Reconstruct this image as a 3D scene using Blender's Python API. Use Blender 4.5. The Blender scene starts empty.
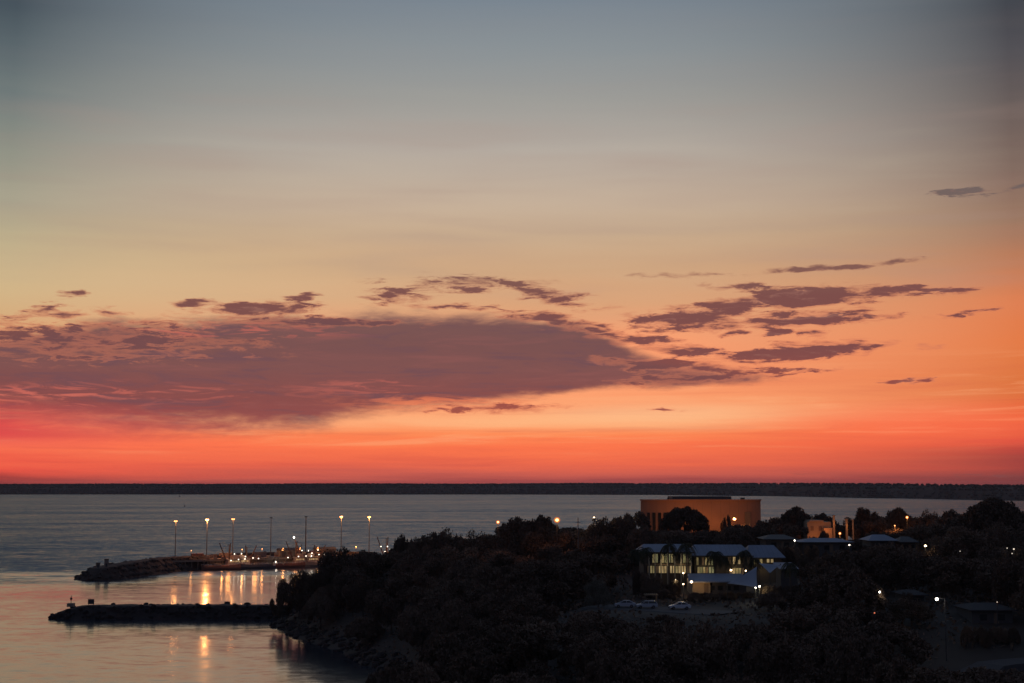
import bpy, bmesh, math, random
from mathutils import Vector, Matrix, noise
random.seed(7)
R = math.radians
S = bpy.context.scene
COL = S.collection
F = 1422.0
CAMZ = 43.0
PITCH = math.atan(142.5 / F)

# ------------------------------------------------------------------ camera
cam_d = bpy.data.cameras.new("camera")
cam = bpy.data.objects.new("camera", cam_d)
COL.objects.link(cam)
cam_d.sensor_width = 36.0
cam_d.lens = F / 1024 * 36.0
cam_d.clip_start = 1.0
cam_d.clip_end = 60000.0
cam.location = (0, 0, CAMZ)
cam.rotation_euler = (R(90) + PITCH, 0, 0)
S.camera = cam
S.view_settings.view_transform = 'Standard'
S.view_settings.look = 'None'
S.view_settings.exposure = 0.0
S.view_settings.gamma = 1.0
S.cycles.max_bounces = 5
S.cycles.transparent_max_bounces = 6
S.cycles.sample_clamp_indirect = 3.0
S.cycles.sample_clamp_direct = 0.0
S.cycles.caustics_reflective = False
S.cycles.use_denoising = True


def lin(h):
    v = [int(h[i:i + 2], 16) / 255 for i in (0, 2, 4)]
    return tuple((c / 12.92 if c <= .04045 else ((c + .055) / 1.055) ** 2.4) for c in v) + (1,)


def ray(px, py):
    x, y = (px - 512) / F, (341.5 - py) / F
    cp, sp = math.cos(PITCH), math.sin(PITCH)
    return Vector((x, cp - y * sp, sp + y * cp))


def at_z(px, py, z):              # the point of height z seen at that place of the photograph
    d = ray(px, py)
    t = (z - CAMZ) / d.z
    return Vector((d.x * t, d.y * t, z))


def at_y(px, py, Y):              # the point Y metres away seen there
    d = ray(px, py)
    t = Y / d.y
    return Vector((d.x * t, Y, CAMZ + d.z * t))


def proj(p):
    cp, sp = math.cos(PITCH), math.sin(PITCH)
    z = p[2] - CAMZ
    dep = p[1] * cp + z * sp
    up = -p[1] * sp + z * cp
    return 512 + F * p[0] / dep, 341.5 - F * up / dep


def azel(px, py):
    d = ray(px, py).normalized()
    return math.degrees(math.atan2(d.x, d.y)), math.degrees(math.asin(d.z))


# ------------------------------------------------------------------ sky (world): afterglow, cloud bank and wisps by direction
world = bpy.data.worlds.new("World")
S.world = world
world.use_nodes = True
nt = world.node_tree
nt.nodes.clear()
N = nt.nodes.new
L = nt.links.new


def lk(v, sock):
    if isinstance(v, (int, float)):
        sock.default_value = v
    else:
        L(v, sock)


def mth(op, a, b=0.0, c=0.0, clamp=False):
    n = N('ShaderNodeMath'); n.operation = op; n.use_clamp = clamp
    lk(a, n.inputs[0]); lk(b, n.inputs[1]); lk(c, n.inputs[2])
    return n.outputs[0]


def mrange(v, a, b, c=0.0, d=1.0, kind='SMOOTHSTEP'):
    n = N('ShaderNodeMapRange'); n.interpolation_type = kind; n.clamp = True
    lk(v, n.inputs[0])
    for i, x in zip((1, 2, 3, 4), (a, b, c, d)):
        lk(x, n.inputs[i])
    return n.outputs[0]


def mixc(f, a, b, mode='MIX'):
    n = N('ShaderNodeMix'); n.data_type = 'RGBA'; n.blend_type = mode; n.clamp_factor = True
    lk(f, n.inputs[0])
    for v, i in ((a, 6), (b, 7)):
        if isinstance(v, tuple):
            n.inputs[i].default_value = v
        else:
            L(v, n.inputs[i])
    return n.outputs[2]


def comb(x, y, z=0.0):
    n = N('ShaderNodeCombineXYZ')
    lk(x, n.inputs[0]); lk(y, n.inputs[1]); lk(z, n.inputs[2])
    return n.outputs[0]


def noise_n(vec, scale, detail=6, rough=.55, dist=0.0):
    n = N('ShaderNodeTexNoise'); n.inputs['Scale'].default_value = scale
    n.inputs['Detail'].default_value = detail; n.inputs['Roughness'].default_value = rough
    n.inputs['Distortion'].default_value = dist
    L(vec, n.inputs['Vector'])
    return n.outputs['Fac']


def ramp(fac, stops):
    n = N('ShaderNodeValToRGB'); cr = n.color_ramp
    cr.interpolation = 'LINEAR'
    stops = sorted(stops)
    cr.elements[0].position, cr.elements[0].color = stops[0]
    cr.elements[1].position, cr.elements[1].color = stops[-1]
    for p, c in stops[1:-1]:
        e = cr.elements.new(p); e.color = c
    L(fac, n.inputs[0])
    return n.outputs[0]


tc = N('ShaderNodeTexCoord')
sep = N('ShaderNodeSeparateXYZ'); L(tc.outputs['Generated'], sep.inputs[0])
az = mth('MULTIPLY', mth('ARCTAN2', sep.outputs[0], sep.outputs[1]), 57.29578)
el = mth('MULTIPLY', mth('ARCSINE', sep.outputs[2]), 57.29578)
ELMAX = 24.0


def elstops(lst, x=512):
    out = []
    for y, h in lst:
        out.append((max(0.0, azel(x, y)[1]) / ELMAX, lin(h)))
    return out


# slow ripples in the height of the colour bands
streak = noise_n(comb(mth('MULTIPLY', az, .055), mth('MULTIPLY', el, 1.25)), 1.0, 5, .55, .3)
streak2 = noise_n(comb(mth('MULTIPLY', az, .12), mth('MULTIPLY', el, 2.6), 4.0), 1.0, 5, .6, .6)
low = mrange(el, 1.0, 12.0, 1.0, .25)
elw = mth('ADD', el, mth('MULTIPLY', mth('MULTIPLY', mth('SUBTRACT', streak, .5), 1.5), low))
ef = mth('DIVIDE', elw, ELMAX, clamp=True)
left = ramp(ef, elstops([(484, '8c3637'), (477, 'a23f3b'), (466, 'ec5645'), (452, 'ff7450'), (443, 'ff7054'), (430, 'ea504c'),
                         (405, 'd8604e'), (370, 'd88a66'), (330, 'd9a878'), (290, 'd0b083'), (245, 'bfae8a'), (200, 'a8a18c'), (150, '8f9185'),
                         (100, '727c7b'), (50, '5c686d'), (0, '45515a')], 8))
mid = ramp(ef, elstops([(484, 'a84c48'), (476, 'cc5e50'), (464, 'ec694c'), (447, 'fd764c'), (434, 'ff8c57'), (420, 'ffb680'),
                        (405, 'fda06e'), (380, 'fa9668'), (340, 'f0a074'), (305, 'dca47a'), (270, 'cfa681'), (235, 'c9ac8e'), (205, 'c6b09a'),
                        (150, 'b4aaa0'), (100, '9d9c98'), (50, '8b9296'), (0, '7b8690')]))
right = ramp(ef, elstops([(484, '7c3c3c'), (476, '86413f'), (462, 'a8453e'), (450, 'c84a3e'), (440, 'd84f40'), (420, 'e4683e'), (382, 'dd7541'),
                          (340, 'e47c49'), (302, 'df8053'), (262, 'c07c58'), (222, '9b7762'), (170, '80695f'), (100, '655b59'), (50, '525055'),
                          (0, '42454c')], 1015))
t = mth('DIVIDE', az, 19.7)
wl = mth('POWER', mth('MAXIMUM', mth('MULTIPLY', t, -1.0), 0.0), 2.8, clamp=True)
wr = mth('POWER', mth('MAXIMUM', t, 0.0), 2.6, clamp=True)
base = mixc(wr, mixc(wl, mid, left), right)
# bright long streaks low in the glow
glow = mth('MULTIPLY', mth('MULTIPLY', mrange(streak2, .50, .72), mrange(el, .8, 2.2)), mrange(el, 3.6, 5.6, 1.0, 0.0))
base = mixc(mth('MULTIPLY', glow, .55), base, lin('ffb27e'))
dim = mth('MULTIPLY', mrange(streak2, .5, .28), mrange(el, 6.0, 2.0))
base = mixc(mth('MULTIPLY', dim, .24), base, lin('c24a44'))
# thin high cirrus, barely there
cir = noise_n(comb(mth('MULTIPLY', az, .10), mth('MULTIPLY', el, .95), 14.0), 1.0, 5, .45, .3)
hi = mth('MULTIPLY', mrange(el, 6.0, 9.0), mrange(el, 12.0, 17.0, 1.0, .15))
cf = mth('MULTIPLY', mrange(cir, .40, .85), hi)
base = mixc(mth('MULTIPLY', cf, .36), base, lin('a98f84'))
cf2 = mth('MULTIPLY', mrange(cir, .52, .12), hi)
base = mixc(mth('MULTIPLY', cf2, .10), base, lin('d9cdb0'))



def band(x, y, hw, hh):           # soft patch of the sky
    a, e = azel(x, y)
    k = 57.3 / F
    m = N('ShaderNodeMapping'); m.vector_type = 'TEXTURE'
    m.inputs['Location'].default_value = (a, e, 0)
    m.inputs['Scale'].default_value = (hw * k, hh * k, 1)
    L(AE, m.inputs['Vector'])
    ln = N('ShaderNodeVectorMath'); ln.operation = 'LENGTH'; L(m.outputs[0], ln.inputs[0])
    return mrange(ln.outputs['Value'], 1.0, .1)


AE = comb(az, el)
base = mixc(mth('MULTIPLY', band(190, 285, 380, 60), .28), base, lin('dcc69b'))
base = mixc(mth('MULTIPLY', band(930, 424, 260, 30), .6), base, lin('ff6a48'))
base = mixc(mth('MULTIPLY', band(640, 345, 130, 34), .6), base, lin('ffa070'))
base = mixc(mth('MULTIPLY', band(660, 412, 190, 16), .45), base, lin('ffc290'))
# --- clouds
n1 = noise_n(comb(mth('MULTIPLY', az, .34), mth('MULTIPLY', el, 1.5), 1.5), 1.0, 8, .62, .4)
n2 = noise_n(comb(mth('MULTIPLY', az, 1.1), mth('MULTIPLY', el, 4.2), 7.5), 1.0, 8, .62, .5)
edge = mth('ADD', mth('MULTIPLY', mth('SUBTRACT', n1, .5), 2.2), mth('MULTIPLY', mth('SUBTRACT', n2, .5), .9))


def curve_of_az(pts):             # piecewise linear height (deg) against azimuth, coded in a ramp
    A0, A1, E = -60.0, 40.0, 16.0
    st = []
    for x, y in pts:
        a, e = azel(x, y)
        st.append(((a - A0) / (A1 - A0), (e / E,) * 3 + (1,)))
    f = mth('DIVIDE', mth('SUBTRACT', az, A0), A1 - A0, clamp=True)
    return mth('MULTIPLY', ramp(f, st), E)


top = curve_of_az([(-600, 335), (-200, 320), (0, 336), (60, 324), (120, 318), (200, 318), (300, 314), (400, 312), (500, 314), (580, 321),
                   (604, 333), (632, 349), (670, 360), (730, 369), (800, 379), (860, 392)])
bot = curve_of_az([(-600, 410), (-200, 400), (0, 420), (60, 424), (110, 430), (170, 435), (240, 436), (330, 429), (390, 414), (450, 408), (540, 398),
                   (600, 390), (700, 387), (780, 381), (840, 378)])
up_d = mth('ADD', mth('SUBTRACT', top, el), mth('MULTIPLY', edge, .42))
lsoft = mrange(az, 2.0, -14.0, 0.0, 1.0)
dn_d = mth('ADD', mth('ADD', mth('SUBTRACT', el, bot), 0.0), mth('MULTIPLY', mth('MULTIPLY', edge, .28), mth('ADD', 1.0, mth('MULTIPLY', lsoft, 1.6))))
bank = mth('MULTIPLY', mrange(up_d, -.18, .5), mrange(dn_d, mth('ADD', -.12, mth('MULTIPLY', lsoft, -.25)), mth('ADD', .32, mth('MULTIPLY', lsoft, .75))))
under = mth('MULTIPLY', mth('MULTIPLY', mth('MULTIPLY', mrange(dn_d, -.8, -.05), mrange(dn_d, .5, .15)), mrange(az, -16.0, -10.0)), mth('MULTIPLY', mrange(az, 9.0, 2.0), mrange(el, 2.0, 2.4)))
base = mixc(mth('MULTIPLY', under, .6), base, lin('ffa674'))
# the bank, folded with light
fold = noise_n(comb(mth('MULTIPLY', az, .24), mth('MULTIPLY', el, 1.9), 3.0), 1.0, 7, .62, .7)
bank_col = ramp(mth('DIVIDE', el, ELMAX, clamp=True), elstops([(430, '944a4a'), (400, '844a4a'), (370, '7b5050'), (345, '744f50'), (325, '755252'), (305, '84605c')]))
bank_col = mixc(mth('MULTIPLY', mrange(fold, .50, .70), .34), bank_col, lin('965a58'))
bank_col = mixc(mth('MULTIPLY', mrange(fold, .5, .34), .6), bank_col, lin('674a55'))


lit_zone = mth('ADD', mth('ADD', mth('MULTIPLY', band(210, 329, 200, 13), 1.6), band(120, 392, 260, 15)), mth('ADD', band(380, 387, 120, 14), mth('MULTIPLY', band(0, 404, 200, 26), 1.3)))
wisp = noise_n(comb(mth('MULTIPLY', az, .42), mth('MULTIPLY', el, 3.4), 12.0), 1.0, 7, .6, 1.0)
lit = mth('MULTIPLY', mth('MULTIPLY', mrange(wisp, .50, .62), lit_zone), .6)
bank_col = mixc(lit, bank_col, lin('c4665a'))
sky = mixc(mth('MULTIPLY', bank, .97), base, bank_col)
# red underside at the left end of the bank
redz = mth('MULTIPLY', mth('MULTIPLY', band(-40, 425, 330, 32), mrange(n1, .3, .55)), .55)
sky = mixc(redz, sky, lin('d04a4c'))
pinkz = mth('MULTIPLY', mth('MULTIPLY', band(440, 402, 150, 12), mrange(wisp, .42, .6)), .7)
sky = mixc(pinkz, sky, lin('f08058'))

# --- single wisps: x, y, half width, half height, tilt (deg), weight
WISPS = [(966, 191, 40, 4.2, -2, .85), (1022, 187, 34, 3, 4, .75), (898, 261, 20, 3.6, 4, 1), (820, 268, 62, 3.8, 1, 1), (700, 275, 75, 3.0, 0, .5),
         (740, 287, 48, 4, -3, .75), (815, 296, 66, 12, 2, 1.15), (880, 292, 60, 5.0, 2, 1.0), (940, 291, 36, 3.6, 1, .9), (745, 303, 60, 8, 6, 1.05),
         (690, 318, 66, 11, 3, 1.1), (800, 319, 80, 8, 2, 1.05), (860, 316, 46, 4.5, 1, .9), (775, 333, 20, 6, 3, .9), (812, 332, 22, 5, 0, .85),
         (640, 340, 40, 7, -4, .9), (690, 350, 46, 7, -6, .9), (820, 350, 66, 9, 4, 1.15), (765, 355, 60, 7, 4, 1.0), (905, 380, 28, 3.0, 0, .9),
         (925, 347, 20, 5, -2, .5), (960, 314, 85, 3.6, 4, .5), (736, 334, 14, 4, 0, .75), (660, 411, 24, 2.4, 0, .75), (500, 408, 80, 5, 1, .8),
         (255, 308, 68, 7, 2, 1.05), (190, 303, 26, 4.2, 2, 1), (76, 294, 18, 3.4, 0, .9), (46, 309, 26, 9, 10, .6), (58, 314, 40, 4.2, 0, .85),
         (300, 297, 22, 3.6, 6, .9), (110, 312, 22, 5, 0, .8), (395, 297, 38, 10, 0, .75), (470, 285, 95, 11, 0, .62), (545, 294, 70, 10, -12, .72),
         (440, 306, 60, 3.5, -1, .8), (640, 277, 26, 3, 0, .5), (830, 474, 60, 4, -4, .32), (970, 477, 70, 5, 0, .32), (625, 481, 40, 3, 0, .25),
         (300, 322, 140, 6, 0, .8), (75, 340, 200, 22, 0, .7), (560, 322, 60, 8, -8, .9), (700, 368, 80, 8, -6, .9), (705, 325, 60, 7, 0, .8), (700, 377, 90, 7, 2, .9), (650, 366, 60, 6, -6, .85), (604, 333, 36, 6, -8, .9), (775, 372, 60, 4, 2, .7)]
fw = noise_n(comb(mth('MULTIPLY', az, .75), mth('MULTIPLY', el, 4.0), 21.0), 1.0, 9, .68, .5)
warp = N('ShaderNodeTexNoise'); warp.inputs['Scale'].default_value = 1.0; warp.inputs['Detail'].default_value = 5
L(comb(mth('MULTIPLY', az, .8), mth('MULTIPLY', el, 2.2), 33.0), warp.inputs['Vector'])
wv = N('ShaderNodeVectorMath'); wv.operation = 'MULTIPLY_ADD'
L(warp.outputs['Color'], wv.inputs[0]); wv.inputs[1].default_value = (1.7, .5, 0)
sub = N('ShaderNodeVectorMath'); sub.operation = 'SUBTRACT'; L(AE, sub.inputs[0]); sub.inputs[1].default_value = (.85, .25, 0)
L(sub.outputs[0], wv.inputs[2])
AEW = wv.outputs[0]
total = 0.0
for (x, y, hw, hh, tilt, w) in WISPS:
    a, e = azel(x, y)
    k = 57.3 / F
    m = N('ShaderNodeMapping'); m.vector_type = 'TEXTURE'
    m.inputs['Location'].default_value = (a, e, 0)
    m.inputs['Rotation'].default_value = (0, 0, R(tilt))
    m.inputs['Scale'].default_value = (hw * k * 1.15, hh * k * 1.2, 1)
    L(AEW, m.inputs['Vector'])
    ln = N('ShaderNodeVectorMath'); ln.operation = 'LENGTH'; L(m.outputs[0], ln.inputs[0])
    total = mth('MAXIMUM', total, mrange(ln.outputs['Value'], 1.25, .1, 0.0, w, 'LINEAR'))
wm = mrange(mth('ADD', total, mth('MULTIPLY', mth('SUBTRACT', fw, .5), 2.0)), .24, mrange(n1, .40, .60, .52, 1.05))
wm = mth('MULTIPLY', wm, mrange(total, .02, .3))
wcol = ramp(mth('DIVIDE', el, ELMAX, clamp=True), elstops([(478, '8a4a48'), (420, 'a04e44'), (350, '754648'), (300, '764848'), (265, '805a52'), (190, '6c6260')]))
wcol = mixc(mth('MULTIPLY', mrange(fw, .5, .34), .6), wcol, lin('9a6a60'))
wcol = mixc(mth('MULTIPLY', bank, .85), wcol, mixc(.5, bank_col, lin('6f494a')))
rim = mth('MULTIPLY', mth('MULTIPLY', mth('MULTIPLY', wm, mth('SUBTRACT', 1.0, wm)), 4.0), mth('MULTIPLY', mrange(el, 9.5, 5.0), mrange(el, 1.2, 2.4)))
rim = mth('MULTIPLY', rim, mth('SUBTRACT', 1.0, mth('MULTIPLY', bank, .35)))
sky = mixc(mth('MULTIPLY', wm, .95), sky, wcol)
sky = mixc(mth('MULTIPLY', rim, .34), sky, lin('ff9468'))
# away from the afterglow and towards the zenith: dusk blue
zen = (.062, .078, .128, 1)
sky = mixc(mrange(el, 17.5, 27.0), sky, (.135, .195, .290, 1))
sky = mixc(mrange(el, 26.0, 60.0), sky, zen)
behind = mth('MULTIPLY', mrange(mth('ABSOLUTE', az), 45.0, 120.0), 1.0)
sky = mixc(behind, sky, mixc(mrange(el, 0.0, 25.0), (.050, .048, .080, 1), zen))
bg = N('ShaderNodeBackground'); L(sky, bg.inputs[0]); bg.inputs[1].default_value = 1.0
wo = N('ShaderNodeOutputWorld'); L(bg.outputs[0], wo.inputs[0])
world.cycles.sampling_method = 'MANUAL'
world.cycles.sample_map_resolution = 512

# ------------------------------------------------------------------ materials
MATS = {}


def mat(name, color, rough=.8, var=.25, scale=1.0, metal=0.0, bump=0.0, per_object=False, spec=None):
    if name in MATS:
        return MATS[name]
    m = bpy.data.materials.new(name); m.use_nodes = True
    t = m.node_tree; p = t.nodes['Principled BSDF']
    c = t.nodes.new('ShaderNodeTexCoord')
    nz = t.nodes.new('ShaderNodeTexNoise'); nz.inputs['Scale'].default_value = scale; nz.inputs['Detail'].default_value = 6
    t.links.new(c.outputs['Object'], nz.inputs['Vector'])
    fac = nz.outputs['Fac']
    if per_object:
        oi = t.nodes.new('ShaderNodeObjectInfo')
        ad = t.nodes.new('ShaderNodeMath'); ad.operation = 'MULTIPLY_ADD'
        t.links.new(oi.outputs['Random'], ad.inputs[0]); ad.inputs[1].default_value = .5
        hf = t.nodes.new('ShaderNodeMath'); hf.operation = 'MULTIPLY'; hf.inputs[1].default_value = .5
        t.links.new(fac, hf.inputs[0]); t.links.new(hf.outputs[0], ad.inputs[2])
        fac = ad.outputs[0]
    mx = t.nodes.new('ShaderNodeMix'); mx.data_type = 'RGBA'
    t.links.new(fac, mx.inputs[0])
    mx.inputs[6].default_value = tuple(v * (1 - var) for v in color) + (1,)
    mx.inputs[7].default_value = tuple(min(1, v * (1 + var)) for v in color) + (1,)
    t.links.new(mx.outputs[2], p.inputs['Base Color'])
    p.inputs['Roughness'].default_value = rough
    p.inputs['Metallic'].default_value = metal
    if spec is not None:
        p.inputs['Specular IOR Level'].default_value = spec
    if bump:
        b = t.nodes.new('ShaderNodeBump'); b.inputs['Strength'].default_value = bump; b.inputs['Distance'].default_value = .2
        t.links.new(nz.outputs['Fac'], b.inputs['Height']); t.links.new(b.outputs[0], p.inputs['Normal'])
    MATS[name] = m
    return m


def emit(name, color, strength, var=0.0, scale=1.0):
    if name in MATS:
        return MATS[name]
    m = bpy.data.materials.new(name); m.use_nodes = True
    t = m.node_tree; p = t.nodes['Principled BSDF']
    p.inputs['Base Color'].default_value = tuple(min(.6, c * .5) for c in color) + (1,)
    p.inputs['Emission Color'].default_value = tuple(color) + (1,)
    p.inputs['Emission Strength'].default_value = strength
    if var:
        c = t.nodes.new('ShaderNodeTexCoord')
        nz = t.nodes.new('ShaderNodeTexNoise'); nz.inputs['Scale'].default_value = scale; nz.inputs['Detail'].default_value = 4
        t.links.new(c.outputs['Object'], nz.inputs['Vector'])
        mr = t.nodes.new('ShaderNodeMapRange')
        mr.inputs[1].default_value = .3; mr.inputs[2].default_value = .7
        mr.inputs[3].default_value = strength * (1 - var); mr.inputs[4].default_value = strength * (1 + var)
        t.links.new(nz.outputs['Fac'], mr.inputs[0]); t.links.new(mr.outputs[0], p.inputs['Emission Strength'])
    m.cycles.emission_sampling = 'NONE'
    MATS[name] = m
    return m


M_LEAF = mat('foliage', (.135, .096, .070), .9, .62, .35, per_object=True, spec=.2)
M_FARLEAF = mat('far_forest', (.060, .046, .038), .95, .2, .01, spec=.1)
M_LEAF2 = mat('foliage_grey_green', (.17, .16, .13), .9, .3, .5, per_object=True, spec=.2)
M_PALM = mat('palm_fronds', (.030, .034, .020), .8, .3, .5, per_object=True, spec=.2)
M_BARK = mat('bark', (.10, .08, .065), .95, .3, 2)
M_ROCK = mat('rock', (.028, .021, .021), .95, .45, .6, bump=.6)
M_ROCKL = mat('rock_brown', (.048, .033, .028), .95, .4, .5, bump=.6)
M_SOIL = mat('dry_grass', (.042, .036, .030), .95, .4, .12, bump=.3)
M_ASPH = mat('asphalt', (.055, .055, .058), .9, .2, 1.5)
M_CONC = mat('concrete', (.27, .22, .18), .85, .2, .8)
M_STEEL = mat('galvanised_steel', (.12, .12, .12), .6, .1, 2, metal=.3)
M_RUSTY = mat('rusty_boom_steel', (.07, .035, .028), .8, .2, 1)
M_DARKM = mat('dark_metal', (.05, .05, .055), .5, .1, 2, metal=.3)
M_ROOFB = mat('blue_grey_metal_roof', (.135, .17, .25), .6, .35, .25)
M_ROOFD = mat('weathered_roof', (.040, .040, .046), .7, .2, .6)
M_FRAME = mat('dark_window_frame', (.06, .06, .06), .6, .1, 1)
M_COLUMN = mat('painted_column', (.30, .29, .25), .7, .1, 1)
M_HWALL = mat('dull_painted_wall', (.085, .078, .070), .85, .15, .4)
M_OWALL = mat('office_wall', (.10, .085, .065), .85, .15, .4)
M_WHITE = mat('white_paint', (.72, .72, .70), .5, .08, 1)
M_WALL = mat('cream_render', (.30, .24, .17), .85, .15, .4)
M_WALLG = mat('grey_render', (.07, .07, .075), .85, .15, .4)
M_HALL = mat('hall_cladding', (.30, .16, .10), .8, .28, .16)
M_HALLR = mat('hall_roof', (.10, .09, .09), .8, .1, .5)
M_DARK = mat('dark_interior', (.02, .02, .02), .6, .1, 1)
M_GLASS = mat('dark_glass', (.02, .025, .03), .08, .1, 1)
M_SAIL = mat('sail_cloth', (.22, .26, .34), .8, .08, .8)
M_WOOD = mat('weathered_timber', (.16, .12, .09), .85, .3, 1.5)
M_HULLR = mat('red_brown_hull', (.30, .12, .08), .6, .2, .6)
M_ROOFDD = mat('dark_tiled_roof', (.022, .022, .026), .8, .3, .6)
M_HULLB = mat('dark_blue_hull', (.12, .11, .13), .5, .2, .6)
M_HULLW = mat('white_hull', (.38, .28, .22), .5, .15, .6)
M_CARW = mat('car_white_paint', (.62, .65, .72), .25, .03, .5)
M_CARG = mat('car_silver_paint', (.42, .45, .52), .25, .03, .5)
M_RUBBER = mat('rubber', (.02, .02, .02), .8, .1, 1)
M_SODIUM = emit('sodium_lamp', (1.0, .45, .17), 9.0)
gm = bpy.data.materials.new('orange_lamp_halo'); gm.use_nodes = True  # half transparent orange emission, a painted halo for the sodium bulbs
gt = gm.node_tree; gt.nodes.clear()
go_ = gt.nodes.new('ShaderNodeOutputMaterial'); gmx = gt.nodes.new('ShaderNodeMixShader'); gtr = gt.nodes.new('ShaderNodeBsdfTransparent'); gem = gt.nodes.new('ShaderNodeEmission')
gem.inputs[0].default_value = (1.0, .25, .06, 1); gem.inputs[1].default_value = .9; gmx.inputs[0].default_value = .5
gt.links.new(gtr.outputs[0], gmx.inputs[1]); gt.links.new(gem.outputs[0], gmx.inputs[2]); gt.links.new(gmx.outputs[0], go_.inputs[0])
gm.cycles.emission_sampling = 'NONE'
M_OHALO = gm
M_SODIUMD = emit('sodium_lamp_dim', (1.0, .50, .20), 2.2)
M_WARM = emit('warm_lamp', (1.0, .72, .42), 9.0)
M_WHITEL = emit('white_lamp', (1.0, .90, .74), 9.0)
M_BULBS = emit('small_white_lamp', (1.0, .88, .72), 4.0)
M_FAINT = emit('faint_lamp', (1.0, .86, .70), .9)
M_RED = emit('red_lamp', (1.0, .25, .12), .8)
M_WIN = emit('lit_window', (1.0, .80, .36), .20, .6, .55)
M_WINW = emit('lit_window_warm', (1.0, .72, .34), .34, .5, .6)
M_WING = emit('lit_window_green', (.85, .82, .40), .15, .7, .6)
M_WIND = emit('dim_window', (.9, .6, .35), .035, .6, .6)


# ------------------------------------------------------------------ mesh helpers
class MB:
    def __init__(s):
        s.v = []; s.f = []

    def box(s, c, d, rz=0.0, taper=1.0):
        b = len(s.v); ca, sa = math.cos(rz), math.sin(rz)
        for z in (-1, 1):
            k = taper if z > 0 else 1.0
            for x, y in ((-1, -1), (1, -1), (1, 1), (-1, 1)):
                px, py = x * d[0] / 2 * k, y * d[1] / 2 * k
                s.v.append((c[0] + px * ca - py * sa, c[1] + px * sa + py * ca, c[2] + z * d[2] / 2))
        s.f += [(b, b + 3, b + 2, b + 1), (b + 4, b + 5, b + 6, b + 7)] + [(b + i, b + (i + 1) % 4, b + 4 + (i + 1) % 4, b + 4 + i) for i in range(4)]
        return s

    def tube(s, p, q, r0, r1=None, n=8):
        r1 = r0 if r1 is None else r1
        p, q = Vector(p), Vector(q)
        d = (q - p).normalized()
        a = d.orthogonal().normalized(); c = d.cross(a)
        b = len(s.v)
        for pt, r in ((p, r0), (q, r1)):
            for i in range(n):
                t = 2 * math.pi * i / n
                s.v.append(tuple(pt + a * math.cos(t) * r + c * math.sin(t) * r))
        s.f += [(b + i, b + (i + 1) % n, b + n + (i + 1) % n, b + n + i) for i in range(n)]
        s.f += [tuple(b + n - 1 - i for i in range(n)), tuple(b + n + i for i in range(n))]
        return s

    def ball(s, c, r, sz=1.0, n=10, m=6, jit=0.0):
        b = len(s.v)
        rings = []
        for j in range(1, m):
            th = math.pi * j / m
            ring = []
            for i in range(n):
                t = 2 * math.pi * i / n
                k = 1 + random.uniform(-jit, jit)
                ring.append(len(s.v))
                s.v.append((c[0] + r * k * math.sin(th) * math.cos(t), c[1] + r * k * math.sin(th) * math.sin(t), c[2] + r * k * sz * math.cos(th)))
            rings.append(ring)
        tp = len(s.v); s.v.append((c[0], c[1], c[2] + r * sz)); bt = len(s.v); s.v.append((c[0], c[1], c[2] - r * sz))
        for i in range(n):
            s.f.append((tp, rings[0][i], rings[0][(i + 1) % n])); s.f.append((bt, rings[-1][(i + 1) % n], rings[-1][i]))
            for j in range(m - 2):
                s.f.append((rings[j][i], rings[j + 1][i], rings[j + 1][(i + 1) % n], rings[j][(i + 1) % n]))
        return s

    def prism(s, outline, axis_from, axis_to, rz=0.0, org=(0, 0, 0)):   # outline in (y, z) swept along x
        b = len(s.v); n = len(outline); ca, sa = math.cos(rz), math.sin(rz)
        for x in (axis_from, axis_to):
            for (y, z) in outline:
                s.v.append((org[0] + x * ca - y * sa, org[1] + x * sa + y * ca, org[2] + z))
        s.f += [(b + i, b + (i + 1) % n, b + n + (i + 1) % n, b + n + i) for i in range(n)]
        s.f += [tuple(b + n - 1 - i for i in range(n)), tuple(b + n + i for i in range(n))]
        return s

    def poly(s, pts):
        b = len(s.v); s.v += [tuple(p) for p in pts]; s.f.append(tuple(range(b, b + len(pts)))); return s

    def build(s, name, m, parent=None, smooth=False):
        me = bpy.data.meshes.new(name); me.from_pydata(s.v, [], s.f)
        bm = bmesh.new(); bm.from_mesh(me); bmesh.ops.recalc_face_normals(bm, faces=bm.faces[:]); bm.to_mesh(me); bm.free()
        if smooth:
            me.polygons.foreach_set('use_smooth', [True] * len(me.polygons))
        me.materials.append(m)
        o = bpy.data.objects.new(name, me); COL.objects.link(o)
        if parent:
            o.parent = parent
        return o


def tag(o, label, cat, group=None, kind=None):
    if label: o['label'] = label
    if cat: o['category'] = cat
    if group: o['group'] = group
    if kind: o['kind'] = kind
    return o


def thing(name, label, cat, loc, rz=0.0, group=None):
    o = bpy.data.objects.new(name, None); COL.objects.link(o)
    o.location = loc; o.rotation_euler = (0, 0, rz); o.empty_display_size = .5
    return tag(o, label, cat, group)


def copy_tree(o, parent=None):
    c = o.copy(); COL.objects.link(c); c.parent = parent
    for ch in list(o.children):
        copy_tree(ch, c)
    return c


def lamp_light(name, loc, power, color, parent=None, radius=.35):
    d = bpy.data.lights.new(name, 'POINT'); d.energy = power; d.color = color; d.shadow_soft_size = radius
    o = bpy.data.objects.new(name, d); COL.objects.link(o); o.location = loc
    if parent: o.parent = parent
    return o


SOD = (1.0, .36, .10)
WRM = (1.0, .70, .40)
WHT = (1.0, .86, .68)

# ------------------------------------------------------------------ water
wm_ = bpy.data.materials.new('sea_water'); wm_.use_nodes = True
wt = wm_.node_tree; wp = wt.nodes['Principled BSDF']
wp.inputs['Base Color'].default_value = (.011, .023, .042, 1)
wp.inputs['IOR'].default_value = 1.333
g = wt.nodes.new('ShaderNodeNewGeometry')


def wn(t): return wt.nodes.new(t)


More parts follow.
